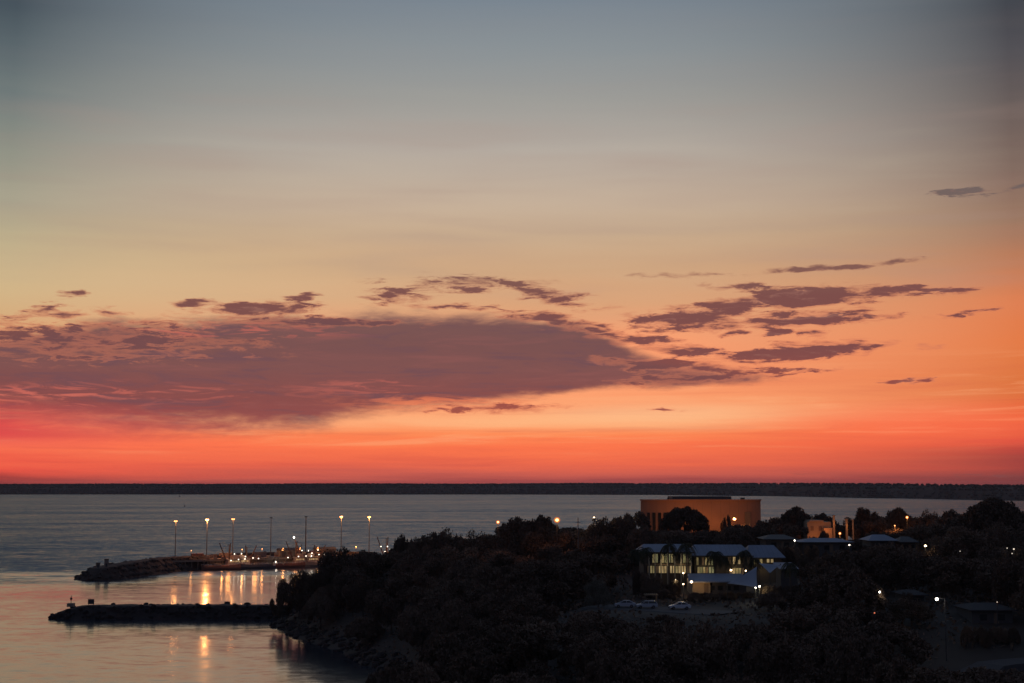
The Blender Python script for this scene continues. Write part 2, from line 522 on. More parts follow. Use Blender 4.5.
def wmap(scale, loc=(0, 0, 0)):
    m = wn('ShaderNodeMapping'); m.inputs['Scale'].default_value = scale; m.inputs['Location'].default_value = loc
    wt.links.new(g.outputs['Position'], m.inputs['Vector']); return m.outputs[0]


def wnoise(vec, scale=1.0, detail=5, rough=.55, dist=0):
    n = wn('ShaderNodeTexNoise'); n.inputs['Scale'].default_value = scale; n.inputs['Detail'].default_value = detail
    n.inputs['Roughness'].default_value = rough; n.inputs['Distortion'].default_value = dist
    wt.links.new(vec, n.inputs['Vector']); return n.outputs['Fac']


def wmath(op, a, b=0.0, c=0.0):
    n = wn('ShaderNodeMath'); n.operation = op
    for i, v in enumerate((a, b, c)):
        if isinstance(v, (int, float)): n.inputs[i].default_value = v
        else: wt.links.new(v, n.inputs[i])
    return n.outputs[0]


def wrange(v, a, b, c, d, kind='SMOOTHSTEP'):
    n = wn('ShaderNodeMapRange'); n.interpolation_type = kind
    wt.links.new(v, n.inputs[0])
    for i, x in zip((1, 2, 3, 4), (a, b, c, d)): n.inputs[i].default_value = x
    return n.outputs[0]


ws = wn('ShaderNodeSeparateXYZ'); wt.links.new(g.outputs['Position'], ws.inputs[0])
patch = wnoise(wmap((.004, .014, 1)), 1.0, 8, .65, .8)                     # cat's paws and slicks
patch2 = wnoise(wmap((.0012, .005, 1), (3, 1, 0)), 1.0, 7, .65, .6)
# sheltered water near the breakwaters, open sea beyond the mole
yy = wmath('ADD', ws.outputs[1], wmath('MULTIPLY', wmath('SUBTRACT', wnoise(wmap((.006, .012, 1), (5, 5, 0)), 1.0, 6, .6, 1.2), .5), 420.0))
yy = wmath('ADD', yy, wmath('MULTIPLY', ws.outputs[0], -.30))
openw = wrange(yy, 665.0, 815.0, 0.0, 1.0)


def wmixf(f, a, b):
    n = wn('ShaderNodeMix'); n.data_type = 'FLOAT'
    wt.links.new(f, n.inputs[0])
    for v, k in ((a, 2), (b, 3)):
        if isinstance(v, (int, float)): n.inputs[k].default_value = v
        else: wt.links.new(v, n.inputs[k])
    return n.outputs[0]


wt.links.new(wmixf(openw, .17, .25), wp.inputs['Roughness'])
wt.links.new(wmixf(openw, .70, .0), wp.inputs['Coat Weight']); wp.inputs['Coat IOR'].default_value = 1.333; wp.inputs['Coat Roughness'].default_value = .15
# short chop: slopes from noise; the wave fronts run towards the headland, so their steep faces lean to -Y


def wcol(vec, detail=3):
    n = wn('ShaderNodeTexNoise'); n.inputs['Scale'].default_value = 1.0; n.inputs['Detail'].default_value = detail; n.inputs['Roughness'].default_value = .6
    wt.links.new(vec, n.inputs['Vector'])
    q = wn('ShaderNodeSeparateColor'); wt.links.new(n.outputs['Color'], q.inputs[0]); return q.outputs


wa_ = wcol(wmap((.22, .45, 1)))
wb_ = wcol(wmap((.05, .12, 1), (9, 4, 0)))
amp = wmixf(openw, .085, .40)
sx = wmath('MULTIPLY', wmath('ADD', wmath('SUBTRACT', wa_[0], .5), wmath('MULTIPLY', wmath('SUBTRACT', wb_[0], .5), .5)), amp)
sy = wmath('MULTIPLY', wmath('ADD', wmath('SUBTRACT', wa_[1], .5), wmath('MULTIPLY', wmath('SUBTRACT', wb_[1], .5), .6)), amp)
lean = wmixf(openw, wrange(patch, .3, .7, .002, .018), wmath('ADD', wrange(patch, .35, .65, .100, .155), wrange(patch2, .38, .62, -.02, .03)))
sy = wmath('SUBTRACT', wmath('MULTIPLY', sy, 1.3), lean)
cn = wn('ShaderNodeCombineXYZ'); wt.links.new(sx, cn.inputs[0]); wt.links.new(sy, cn.inputs[1]); cn.inputs[2].default_value = 1.0
nn = wn('ShaderNodeVectorMath'); nn.operation = 'NORMALIZE'; wt.links.new(cn.outputs[0], nn.inputs[0])
wt.links.new(nn.outputs[0], wp.inputs['Normal']); wt.links.new(nn.outputs[0], wp.inputs['Coat Normal'])
sea = MB().poly([(-30000, -3000, 0), (30000, -3000, 0), (30000, 40000, 0), (-30000, 40000, 0)]).build('water', wm_)
tag(sea, 'grey blue sea with calm reflecting harbour water by the breakwaters', 'water', kind='structure')

# ------------------------------------------------------------------ headland terrain
shore_px = [(404, 700), (397, 683), (388, 670), (366, 664), (346, 651), (312, 641), (290, 632), (277, 626)]
shore = [at_z(x, y, 0).xy for x, y in shore_px]
shore = [Vector((-60, 60)), Vector((-40, 120)), Vector((-24, 190)), Vector((-22, 250))] + shore
shore += [Vector((-70, 452)), Vector((-64, 500)), Vector((-62, 560)), Vector((-66, 640)), Vector((-72, 720)), Vector((-66, 790)), Vector((-30, 800)),
          Vector((0, 720)), Vector((40, 660)), Vector((150, 640)), Vector((300, 650)), Vector((520, 640)), Vector((700, 500)), Vector((700, 60))]


def inside(x, y):
    c = False; n = len(shore); j = n - 1
    for i in range(n):
        a, b = shore[i], shore[j]
        if (a.y > y) != (b.y > y) and x < (b.x - a.x) * (y - a.y) / (b.y - a.y) + a.x:
            c = not c
        j = i
    return c


def sdist(x, y):
    best = 1e9; n = len(shore)
    for i in range(n - 1):
        a, b = shore[i], shore[i + 1]
        dx, dy = b.x - a.x, b.y - a.y
        t = max(0, min(1, ((x - a.x) * dx + (y - a.y) * dy) / (dx * dx + dy * dy)))
        d = (x - a.x - t * dx) ** 2 + (y - a.y - t * dy) ** 2
        if d < best: best = d
    d = math.sqrt(best)
    return d if inside(x, y) else -d


def interp(t, pts):
    if t <= pts[0][0]: return pts[0][1]
    for (a, u), (b, v) in zip(pts, pts[1:]):
        if t <= b:
            k = (t - a) / (b - a); k = k * k * (3 - 2 * k); return u + (v - u) * k
    return pts[-1][1]


def ground(x, y):
    d = sdist(x, y)
    if d < 0: return max(-6.0, d * .25)
    H = interp(y, [(60, 6), (190, 6), (235, 9), (275, 17.8), (300, 19), (345, 19.6), (420, 23), (480, 24), (560, 20), (640, 12)])
    s = .38 if y < 520 else .2
    h = d * s
    z = H * (1 - math.exp(-h / H * 2.3))
    n = noise.noise(Vector((x * .03, y * .03, 0))) * 1.1 + noise.noise(Vector((x * .12, y * .12, 3))) * .35
    z = z + n * min(1, d / 20)
    # the car park is levelled into the slope
    w = min(1, max(0, (x - 8) / 7)) * min(1, max(0, (52 - x) / 7)) * min(1, max(0, (y - 272) / 9)) * min(1, max(0, (314 - y) / 6))
    return z + (17.3 - z) * w


gx0, gx1, gy0, gy1, st = -110, 700, 60, 830, 6.0
nx, ny = int((gx1 - gx0) / st) + 1, int((gy1 - gy0) / st) + 1
tv = []; tf = []
GZ = {}
for j in range(ny):
    for i in range(nx):
        x, y = gx0 + i * st, gy0 + j * st
        z = ground(x, y); GZ[i, j] = z
        tv.append((x, y, z))
for j in range(ny - 1):
    for i in range(nx - 1):
        a = j * nx + i
        if max(tv[a][2], tv[a + 1][2], tv[a + nx][2], tv[a + nx + 1][2]) > -5.5:
            tf.append((a, a + 1, a + nx + 1, a + nx))
b = MB(); b.v = tv; b.f = tf
terrain = b.build('headland_ground', M_SOIL, smooth=True)
tag(terrain, 'dark grassy headland rising from the rocky shore', 'ground', kind='structure')


def gz(x, y):                      # height of the mesh itself
    u, v = (x - gx0) / st, (y - gy0) / st
    i, j = int(u), int(v); u -= i; v -= j
    if not (0 <= i < nx - 1 and 0 <= j < ny - 1): return ground(x, y)
    return (GZ[i, j] * (1 - u) + GZ[i + 1, j] * u) * (1 - v) + (GZ[i, j + 1] * (1 - u) + GZ[i + 1, j + 1] * u) * v


def strip(name, pts, width, m, lift, label, cat):
    b = MB(); fine = []
    for p, q in zip(pts, pts[1:]):
        k = max(1, int((Vector(q) - Vector(p)).length / 3))
        fine += [Vector(p).lerp(Vector(q), i / k) for i in range(k)]
    fine.append(Vector(pts[-1]))
    rows = []
    for i, p in enumerate(fine):
        d = (fine[min(i + 1, len(fine) - 1)] - fine[max(i - 1, 0)]).normalized()
        nrm = Vector((-d.y, d.x))
        row = []
        zc = max(gz(*(p + nrm * (k * width))) for k in (-.5, -.25, 0, .25, .5)) + lift
        for k in (-.5, 0, .5):
            q = p + nrm * (k * width)
            row.append(len(b.v)); b.v.append((q.x, q.y, zc))
        for k in (-.55, .55):
            q = p + nrm * (k * width)
            row.append(len(b.v)); b.v.append((q.x, q.y, zc - (1.2 if name == 'road' else .3)))
        rows.append(row)
    for r0, r1 in zip(rows, rows[1:]):
        b.f += [(r0[0], r0[1], r1[1], r1[0]), (r0[1], r0[2], r1[2], r1[1]), (r0[3], r0[0], r1[0], r1[3]), (r0[2], r0[4], r1[4], r1[2])]
    return tag(b.build(name, m), label, cat, kind='structure')


CARY = 291
car_park = strip('car_park', [(17, 304), (30, 297), (43, 286)], 10, M_ASPH, .12, 'dark asphalt car park on the slope below the lit offices', 'car park')
road = strip('road', [(90, 212), (78, 228), (72, 240), (82, 248), (110, 252), (150, 250)], 6.5, M_ASPH, .12, 'dim curving road among trees at the lower right', 'road')

# ------------------------------------------------------------------ far shore
FX = [(-6500, 6000), (-2200, 5900), (0, 5850), (500, 5700), (900, 5150), (1150, 4300), (1330, 3700), (1700, 3300), (3500, 2900)]
HT = [(-6500, 38), (-2200, 39), (0, 41), (500, 42), (900, 43), (1150, 41), (1330, 37), (1700, 35), (3500, 35)]
b = MB(); cols = []
fs_pts = []
x = -6500
while x <= 3500:
    y0 = interp(x, FX); hh = interp(x, HT) * (1 + .05 * noise.noise(Vector((x * .002, 0, 0))))
    col = []
    for dy, k in ((-40, -.1), (0, 0), (60, .32), (160, .72), (320, 1), (900, .96), (1800, .5)):
        col.append(len(b.v))
        b.v.append((x, y0 + dy, hh * k + (.8 * noise.noise(Vector((x * .006, dy * .01, 5))) if k > .1 else 0)))
    fs_pts.append((x, y0, hh)); cols.append(col); x += 40
for c0, c1 in zip(cols, cols[1:]):
    b.f += [(c0[i], c1[i], c1[i + 1], c0[i + 1]) for i in range(len(c0) - 1)]
tag(b.build('far_shore_hills', M_FARLEAF, smooth=True), 'low dark hills across the bay along the horizon', 'hills', kind='structure')
b = MB()
rnd = random.Random(3)
for x, y0, hh in fs_pts:
    if abs(x) > 2600 and x < 0: continue
    for k in range(80):
        dy = rnd.choice((4, 8, 30, 60, 100, 150, 200, 250, 290, 315, 330))
        xx = x + rnd.uniform(-20, 20)
        zz = hh * interp(dy, [(0, 0), (60, .32), (160, .72), (320, 1), (400, 1)])
        r = rnd.uniform(3.0, 5.5)
        b.ball((xx, interp(xx, FX) + dy + rnd.uniform(-8, 8), zz + r * .35), r, rnd.uniform(.6, .95), 6, 4, .16)
for x, y0, hh in fs_pts:
    if x < -2600: continue
    for k in range(10):
        r = rnd.uniform(2.8, 5.2)
        xx = x + k * 4 + rnd.uniform(-2, 2)
        b.ball((xx, interp(xx, FX) + 320 + rnd.uniform(-8, 8), hh + r * .45), r, rnd.uniform(.6, .9), 6, 4, .16)
tag(b.build('distant_woodland', M_FARLEAF), 'unbroken dark line of trees covering the far shore', 'woodland', kind='stuff')

# ------------------------------------------------------------------ rock mounds (breakwaters)


def mound(name, line, z, half, slope, m, label, seed, close_end=True):
    b = MB(); rn = random.Random(seed); rows = []
    fine = []
    for p, q in zip(line, line[1:]):
        k = max(1, int((Vector(q) - Vector(p)).length / 2.0))
        fine += [Vector(p).lerp(Vector(q), i / k) for i in range(k)]
    fine.append(Vector(line[-1]))
    prof = [(-1.0, -1.5), (-.66, .33), (-.33, .66), (0, 1), (0, 1), (0, 1), (.33, .66), (.66, .33), (1.0, -.3)]
    for i, p in enumerate(fine):
        d = (fine[min(i + 1, len(fine) - 1)] - fine[max(i - 1, 0)]).normalized(); nrm = Vector((d.y, -d.x))
        row = []
        e = min(1.0, i * 2.0 / 9.0 + .12) if close_end else 1.0
        zz = p.z if len(p) == 3 else z
        zz *= e ** .6
        run = z * slope * e
        for k, (u, v) in enumerate([(-1.15, -.15), (-.8, .2), (-.45, .55), (-.15, .88), (0, 1), (0, 1.0), (.15, .88), (.45, .55), (.8, .2), (1.15, -.15)]):
            off = u * run + (-half * e if k < 5 else half * e)
            j = 0.28 if k in (4, 5) else .7
            q = p.xy + nrm.xy * (off + rn.uniform(-j, j))
            row.append(len(b.v)); b.v.append((q.x + rn.uniform(-.4, .4), q.y, zz * v + rn.uniform(-j, j) * .55))
        rows.append(row)
    for r0, r1 in zip(rows, rows[1:]):
        b.f += [(r0[i], r1[i], r1[i + 1], r0[i + 1]) for i in range(len(r0) - 1)]
    b.f.append(tuple(rows[0])); b.f.append(tuple(reversed(rows[-1])))
    # armour stones
    for _ in range(len(fine) * 9):
        i = rn.randrange(len(fine)); r = rows[i]; k = rn.choice((1, 2, 3, 6, 7, 8))
        v = b.v[r[k]]
        s = rn.uniform(.35, 1.15)
        b.ball((v[0], v[1], v[2]), s, rn.uniform(.6, .9), 6, 4, .3)
    o = b.build(name, m)
    return tag(o, label, 'breakwater')


near_line = [at_z(53, 607, 3.6), at_z(90, 605.2, 3.9), at_z(150, 604.8, 4.0), at_z(220, 604.8, 4.0), at_z(300, 605, 4.0)]
near_line = [v + Vector((0, -.8, 0)) for v in near_line]
mound('near_breakwater', near_line, 4.0, 3.0, 1.05, M_ROCK, 'long flat topped dark rock breakwater nearest the camera, ending in a small beacon', 1)
far_line = [at_z(91, 571.5, 4.0), at_z(99, 567.5, 5.2), at_z(130, 562, 6.2), at_z(165, 557.4, 6.5), at_z(210, 555, 6.5), at_z(250, 552.8, 6.5), at_z(290, 551.8, 6.5),
            at_z(345, 551.5, 6.5), at_z(372, 552, 6.0)]
mound('harbour_mole', far_line, 6.5, 3.6, 1.15, M_ROCKL, 'long brown rock mole curving out behind the fishing wharf', 2)

# beacons on the breakwaters
p = at_z(71, 605.4, 3.9)
th = thing('navigation_beacon', 'thin pole beacon with a ball top on the end of the near breakwater', 'beacon', (p.x, p.y, 3.5))
MB().box((0, 0, .55), (2.1, 2.0, 1.1)).build('plinth', M_CONC, th)
MB().tube((0, 0, 1.1), (0, 0, 3.6), .11, .09).build('pole', M_DARKM, th)
MB().ball((0, 0, 2.55), .42).build('ball_mark', M_DARKM, th)
p = at_z(91, 605.2, 3.9)
th = thing('notice_board', 'square dark notice board on two short legs on the near breakwater', 'sign', (p.x, p.y, 3.7))
MB().box((0, 0, 1.35), (2.0, .18, 1.6)).build('panel', M_DARKM, th)
for sx in (-.8, .8): MB().tube((sx, 0, 0), (sx, 0, .6), .08).build('leg', M_DARKM, th)
for x_, w_, h_, lb in ((98, 1.9, 1.9, 'low dark box hut, nearer the tip of the far mole'), (106.4, 1.9, 3.2, 'tall dark box hut, second from the tip of the far mole')):
    p = at_z(x_, 566.5 if x_ < 100 else 565.5, 5.9)
    th = thing('beacon_hut', lb, 'hut', (p.x, p.y, 5.2), .3, 'huts at the tip of the far mole')
    MB().box((0, 0, h_ / 2 + .2), (w_, w_, h_ + .4)).build('wall', M_CONC, th)
    MB().box((0, 0, h_ + .48), (w_ + .5, w_ + .5, .16)).build('roof', M_DARKM, th)
    MB().box((0, -w_ / 2 - .03, .95), (.7, .05, 1.5)).build('door', M_DARKM, th)

# ------------------------------------------------------------------ wharf
wa, wb = at_z(171, 571, 0).xy, at_z(352, 565.2, 0).xy
wdir = (wb - wa).normalized(); wn_ = Vector((-wdir.y, wdir.x)); wlen = (wb - wa).length; wrz = math.atan2(wdir.y, wdir.x)
WZ = 5.0
wharf = thing('fishing_wharf', 'long lit concrete wharf on dark piles in front of the mole', 'wharf', (wa.x, wa.y, 0), wrz)
MB().box((wlen / 2, 9, WZ - .4), (wlen, 18, .8)).build('deck', M_CONC, wharf)
MB().box((wlen / 2, .15, WZ + .155), (wlen, .3, .3)).build('kerb', M_WOOD, wharf)
fu = (206 - 171) / 181 * wlen
MB().box(((fu + wlen) / 2, 1.2, 1.6), (wlen - fu, .6, 5.6)).build('fender_wall', M_WOOD, wharf)
xx = 1.0
while xx < wlen:
    m_ = MB()
    m_.tube((xx, .5, -3), (xx, .5, WZ - .8), .32, .32, 8)
    m_.build('pile', M_WOOD, wharf)
    if xx < 26:
        MB().tube((xx + 1.2, 6, -3), (xx + 1.2, 6, WZ - .8), .32, .32, 8).build('pile', M_WOOD, wharf)
    xx += 3.2 if xx < 26 else 7.0
# stacked stores and sheds on the wharf
kinds = [('shipping_container', M_HULLR, 'rust red'), ('shipping_container', M_HULLB, 'dark grey'), ('shipping_container', M_HULLW, 'pale')]
rn = random.Random(11)


def on_wharf(u, v, z=WZ):
    q = wa + wdir * u + wn_ * v
    return Vector((q.x, q.y, z))


for i, (u, k) in enumerate(((18, 0), (33, 2), (52, 1), (66, 0), (84, 2))):
    p = on_wharf(u, 14)
    nm, mm, cl = kinds[k]
    lb = [f'{cl} container on the wharf between the first two mast lights', f'{cl} container on the wharf behind the first trawler', f'{cl} container on the wharf between the two trawler groups',
          f'{cl} container on the wharf behind the brightest trawler', f'{cl} container at the landward end of the wharf'][i]
    th = thing('shipping_container', lb, 'container', p, wrz, 'containers stored on the wharf')
    MB().box((0, 0, 1.3), (6.1, 2.4, 2.6)).build('body', mm, th)
    MB().box((3.07, 0, 1.3), (.06, 2.2, 2.3)).build('door', M_DARKM, th)
    b = MB()
    for q in range(12): b.box((-2.8 + q * .5, -1.22, 1.3), (.18, .06, 2.3))
    b.build('corrugated_side', mm, th)

for px_, py_, lb in ((292, 556.5, 'low lit shed with a pale roof on the wharf behind the middle trawlers'), (330, 553, 'long orange lit shed on the wharf near the headland trees')):
    p = at_y(px_, py_, on_wharf(((px_ - 171) / 181) * wlen, 12).y); u = ((px_ - 171) / 181) * wlen
    q = on_wharf(u, 9)
    th = thing('wharf_shed', lb, 'shed', q, wrz, 'sheds on the wharf')
    MB().box((0, 0, 1.7), (11, 5, 3.4)).build('wall', M_WALL, th)
    MB().prism([(-3.0, 3.4), (3.0, 3.4), (0, 4.6)], -5.9, 5.9).build('roof', M_ROOFD, th)
    for sx in (-3.5, 0, 3.5): MB().box((sx, -2.53, 1.4), (2.2, .06, 2.6)).build('door', M_WOOD, th)

# mast lights: px of the mast, px height of head, lit
masts = [(175, 520.5, 1, 'tall lit mast light, leftmost on the wharf'), (206.5, 519, 1, 'tall lit mast light, second from the left, brightest over the water'),
         (232.5, 518.5, 1, 'tall lit mast light behind the masts of the leftmost trawler'), (270.5, 517.5, 0, 'tall unlit mast light between the two trawler groups'),
         (305.5, 516.5, 2, 'thick dark unlit mast behind the middle trawlers'), (341, 516, 1, 'tall lit mast light nearest the headland trees on the wharf'),
         (369, 516.5, 1, 'tall lit mast light rising behind the headland trees')]
for px_, py_, kind, lb in masts:
    u = (px_ - 171) / 181 * wlen
    base = on_wharf(u, 17.2)
    if px_ > 352: base.z = 5.5
    # solve the base so that it projects on px_
    for _ in range(4):
        q = proj(base); base.x += (px_ - q[0]) * base.y / F
    h = at_y(px_, py_, base.y).z - base.z
    th = thing('mast_light', lb, 'mast light', base, 0, 'tall mast lights along the wharf')
    r = .30 if kind == 2 else .2
    MB().tube((0, 0, -.5), (0, 0, h), r * 1.25, r * .7).build('pole', M_STEEL if kind != 2 else M_DARKM, th)
    hd = MB().box((0, 0, h + .05), (1.5, .4, .18)).build('lamp_bracket', M_DARKM, th)
    for sx in (-.5, .5):
        if kind == 1:
            MB().ball((sx, -.25, h - .32), .42, .8).build('floodlight', M_SODIUM if px_ == 206.5 else M_SODIUMD, th)
        else:
            MB().box((sx, -.2, h - .25), (.5, .5, .3)).build('floodlight', M_DARKM, th)
    if kind == 1:
        lamp_light('mast_lamp_light', (0, -.9, h - .9), {175: 1100, 206.5: 8500, 232.5: 700}.get(px_, 5000), SOD, th, .8)
for i, (px_, py_) in enumerate(((191, 561), (262, 560.5), (318, 553), (356, 551), (222, 560), (242, 560), (283, 558), (300, 557))):  # the last four posts are added to brighten the deck
    u = (px_ - 171) / 181 * wlen; q = on_wharf(u, 7.5); q.x = at_y(px_, py_, q.y).x
    th = thing('wharf_lamp', ['short orange lamp post on the open end of the wharf', 'short orange lamp post between the trawler groups', 'short orange lamp post by the long wharf shed',
                              'short orange lamp post where the wharf meets the headland', 'added orange lamp post brightening the deck behind the bow of the leftmost trawler',
                              'added orange lamp post brightening the deck behind the two leftmost trawlers', 'added orange lamp post brightening the deck left of the slanting crane', 'added orange lamp post brightening the deck at the foot of the slanting crane'][i], 'lamp post', q, 0, 'short lamp posts on the wharf')
    MB().tube((0, 0, 0), (0, 0, 4.4), .08).build('pole', M_DARKM, th)
    MB().ball((0, 0, 4.5), .22).build('lamp', M_SODIUMD, th)
    lamp_light('lamp_light', (0, -.2, 4.0), (120, 260, 700, 1500, 420, 420, 450, 450)[i], SOD, th)


# gear on the wharf
for i in range(16):
    u = 20 + i * (wlen - 24) / 16 + rn.uniform(-1.5, 1.5)
    q = on_wharf(u, rn.uniform(1.6, 5.0))
    th = thing('fish_crate_stack', 'stack of reddish fish crates on the wharf edge behind the trawlers', 'crates', q, wrz + rn.uniform(-.3, .3), 'fish crates stacked on the wharf')
    for k in range(rn.choice((2, 3, 4))):
        MB().box((rn.uniform(-.1, .1), rn.uniform(-.1, .1), .35 + k * .66), (1.7, 1.3, .6), 0, 1.04).build('crate', (M_HULLR, M_WALL, M_HULLW)[(i + k) % 3], th)
q = on_wharf(((300.5 - 171) / 181) * wlen, 3.0); q.x = at_y(300.5, 553, q.y).x
th = thing('wharf_crane', 'small slanting wharf crane leaning left towards the bright mast light', 'crane', q, wrz, None)
MB().box((0, 0, .6), (1.6, 1.6, 1.2)).build('base', M_HULLR, th)
tipx = at_y(294.6, 540, q.y).x - q.x
MB().tube((0, 0, 1.2), (tipx, 0, at_y(294.6, 540, q.y).z - WZ), .42, .22).build('boom', M_HULLR, th)
MB().tube((0, 0, 1.2), (.5, 0, 6.5), .22, .18).tube((.5, 0, 6.5), (tipx, 0, at_y(294.6, 540, q.y).z - WZ), .06, .06, 4).build('back_stay', M_DARKM, th)


# trawlers
def trawler(name, label, px_, d_off, length, hull_m, booms=True, flip=1, top=None):
    u = (px_ - 171) / 181 * wlen
    q = on_wharf(u, -d_off, 0); q.x = at_y(px_, 568, q.y).x
    th = thing(name, label, 'fishing boat', q, wrz + (0 if flip > 0 else math.pi), 'trawlers moored along the wharf')
    Ln = length; W = Ln * .27
    b = MB(); rows = []
    ns = 14
    for i in range(ns + 1):
        t = i / ns; x = -Ln / 2 + t * Ln
        wk = (min(1, .78 + t * .6) if t < .4 else 1.0) * (1 - max(0, (t - .55) / .45) ** 2.2)
        wk = max(wk, .02)
        sheer = 1.9 + 1.7 * max(0, (t - .35) / .65) ** 1.8 + .3 * (1 - t)
        row = []
        for (kw, kz) in ((-1.0, 1), (-.96, .45), (-.72, -.1), (0, -.4), (.72, -.1), (.96, .45), (1.0, 1)):
            xo = x + (Ln * .05 * kz if t > .8 else 0) * ((t - .8) / .2 if t > .8 else 0)
            row.append(len(b.v)); b.v.append((xo, kw * W / 2 * wk, sheer * kz if kz > 0 else kz * 2.0))
        rows.append(row)
    for r0, r1 in zip(rows, rows[1:]):
        b.f += [(r0[i], r1[i], r1[i + 1], r0[i + 1]) for i in range(6)]
        b.f.append((r0[6], r1[6], r1[0], r0[0]))
    b.f.append(tuple(rows[0])); b.f.append(tuple(reversed(rows[-1])))
    hull = b.build('hull', hull_m, th)
    b = MB()
    for r0, r1 in zip(rows, rows[1:]):
        for k in (0, 6):
            p0, p1 = Vector(b.v and (0, 0, 0) or (0, 0, 0)), None
    bw = MB()
    me = hull.data
    for r0, r1 in zip(rows[:-1], rows[1:]):
        for k in (0, 6):
            a_, c_ = me.vertices[r0[k]].co, me.vertices[r1[k]].co
            bw.tube(a_ + Vector((0, 0, .55)), c_ + Vector((0, 0, .55)), .06, .06, 5)
            bw.tube(a_, a_ + Vector((0, 0, .55)), .05, .05, 4)
    bw.build('railing', M_WHITE, th)
    hx = Ln * .16
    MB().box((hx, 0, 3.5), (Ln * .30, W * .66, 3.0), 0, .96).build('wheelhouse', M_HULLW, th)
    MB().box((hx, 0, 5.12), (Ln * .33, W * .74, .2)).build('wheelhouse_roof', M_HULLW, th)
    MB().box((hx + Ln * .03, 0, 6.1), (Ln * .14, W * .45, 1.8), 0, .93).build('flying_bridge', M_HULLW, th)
    wn2 = MB()
    for sx in (-.09, -.045, 0, .045, .09):
        for sy in (-1, 1):
            MB().box((hx + sx * Ln, sy * (W * .33 - .02), 4.1), (Ln * .03, .1, .7)).build('window', M_WINW, th)
    mx = hx - Ln * .10
    topz = top or 13.5
    MB().tube((mx, 0, 2), (mx, 0, topz), .32, .2).build('mast', M_WOOD, th)
    if booms:
        for s_ in (-1, 1):
            MB().tube((mx - .3, s_ * .8, 2.5), (mx - 2.2 - s_ * 2.0, s_ * 2.6, topz + .8), .40, .22).build('outrigger_boom', M_RUSTY, th)
        rg = MB()
        rg.tube((mx, 0, topz), (Ln * .46, 0, 3.5), .05, .05, 4).tube((mx, 0, topz), (-Ln * .44, 0, 4.6), .05, .05, 4)
        for s_ in (-1, 1):
            rg.tube((mx, 0, topz), (mx - 2.2 - s_ * 2.0, s_ * 2.6, topz + .8), .05, .05, 4)
        rg.build('rigging', M_DARKM, th)
    gn = MB()
    gn.tube((-Ln * .44, -W * .33, 1.5), (-Ln * .44, -W * .33, 5.2), .14).tube((-Ln * .44, W * .33, 1.5), (-Ln * .44, W * .33, 5.2), .14).tube((-Ln * .44, -W * .4, 5.2), (-Ln * .44, W * .4, 5.2), .14)
    gn.build('stern_gantry', M_STEEL, th)
    MB().box((-Ln * .2, 0, 2.5), (Ln * .16, W * .5, 1.3)).build('winch_housing', M_WOOD, th)
    return th


def boat_light(th, px_, py_, power=16, r=.26, dy=-3.4):
    """a deck lamp fixed to the boat at the spot where the photograph shows it"""
    Y = th.location.y + dy
    w = at_y(px_, py_, Y)
    rot = Matrix.Rotation(-th.rotation_euler.z, 3, 'Z')
    l = rot @ (w - th.location)
    lp = MB().ball(tuple(l), r, 1, 8, 5).build('deck_light', M_BULBS, th)
    MB().tube((l.x, l.y, l.z), (l.x, l.y, 1.6), .05, .05, 5).build('lamp_post', M_DARKM, lp)
    o = rot @ Vector((0, -.45, 0))
    if power:
        lamp_light('deck_lamp_light', (l.x + o.x, l.y + o.y, l.z - .35), power, WHT, th, .25)


t1 = trawler('fishing_trawler', 'brown fishing trawler with steep booms, leftmost of the moored boats', 226, 4.5, 24, M_HULLR, top=12.5)
t2 = trawler('fishing_trawler', 'fishing trawler with pale deck lights, right behind the leftmost boat', 249, 4.5, 22, M_HULLB, flip=-1, top=11.0)
t3 = trawler('fishing_trawler', 'fishing trawler with one very bright mast light, left of the middle pair', 293, 4.5, 20, M_HULLR, top=12.5)
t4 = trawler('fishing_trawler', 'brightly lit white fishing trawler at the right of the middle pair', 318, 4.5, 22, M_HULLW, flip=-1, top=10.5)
t5 = trawler('fishing_trawler', 'fishing trawler half hidden by the headland trees, only booms and lights showing', 384, 4.5, 20, M_HULLR, top=14.0)
for (x_, y_) in ((231, 560.5), (234.5, 554), (238.5, 559.5)): boat_light(t1, x_, y_)
for (x_, y_) in ((241.5, 553.7), (245.5, 556.5), (245, 559), (253, 558), (258.5, 558.5)): boat_light(t2, x_, y_)
for (x_, y_) in ((284, 562.5), (298.5, 556.5), (302, 550.5), (288, 557.5)): boat_light(t3, x_, y_)
boat_light(t3, 294, 537.2, 300, .5, 0)
for (x_, y_) in ((306, 556), (308.5, 550.7), (312, 553), (311.5, 556), (318, 550), (319, 554.5), (324.5, 554.5)): boat_light(t4, x_, y_)
for (x_, y_) in ((381, 546.5), (387.5, 546.5), (390, 549.5), (385, 551.5), (397, 551)): boat_light(t5, x_, y_, 14)
for th in (t1, t2, t3, t4, t5):
    lamp_light('hull_fill_light', (-1, -5.5 if th in (t1, t3, t5) else 5.5, 8.0), 520, SOD, th, 1.2)  # added fill without a fixture, out over the water, to brighten the hulls
p = at_z(275.6, 568, 0)
th = thing('work_boat', 'small dark work boat with one white light between the trawler groups', 'boat', p, wrz)
b = MB(); b.prism([(-1.4, 1.2), (1.4, 1.2), (1.1, -.3), (-1.1, -.3)], -3.4, 2.4); b.poly([(2.4, -1.4, 1.2), (4.2, 0, 1.5), (2.4, 1.4, 1.2)]); b.poly([(2.4, -1.1, -.3), (4.2, 0, 1.5), (2.4, -1.4, 1.2)]); b.poly([(2.4, 1.1, -.3), (4.2, 0, 1.5), (2.4, 1.4, 1.2)])
b.build('hull', M_HULLB, th)
MB().box((0, 0, 1.9), (2.2, 1.8, 1.5)).build('cabin', M_WHITE, th)
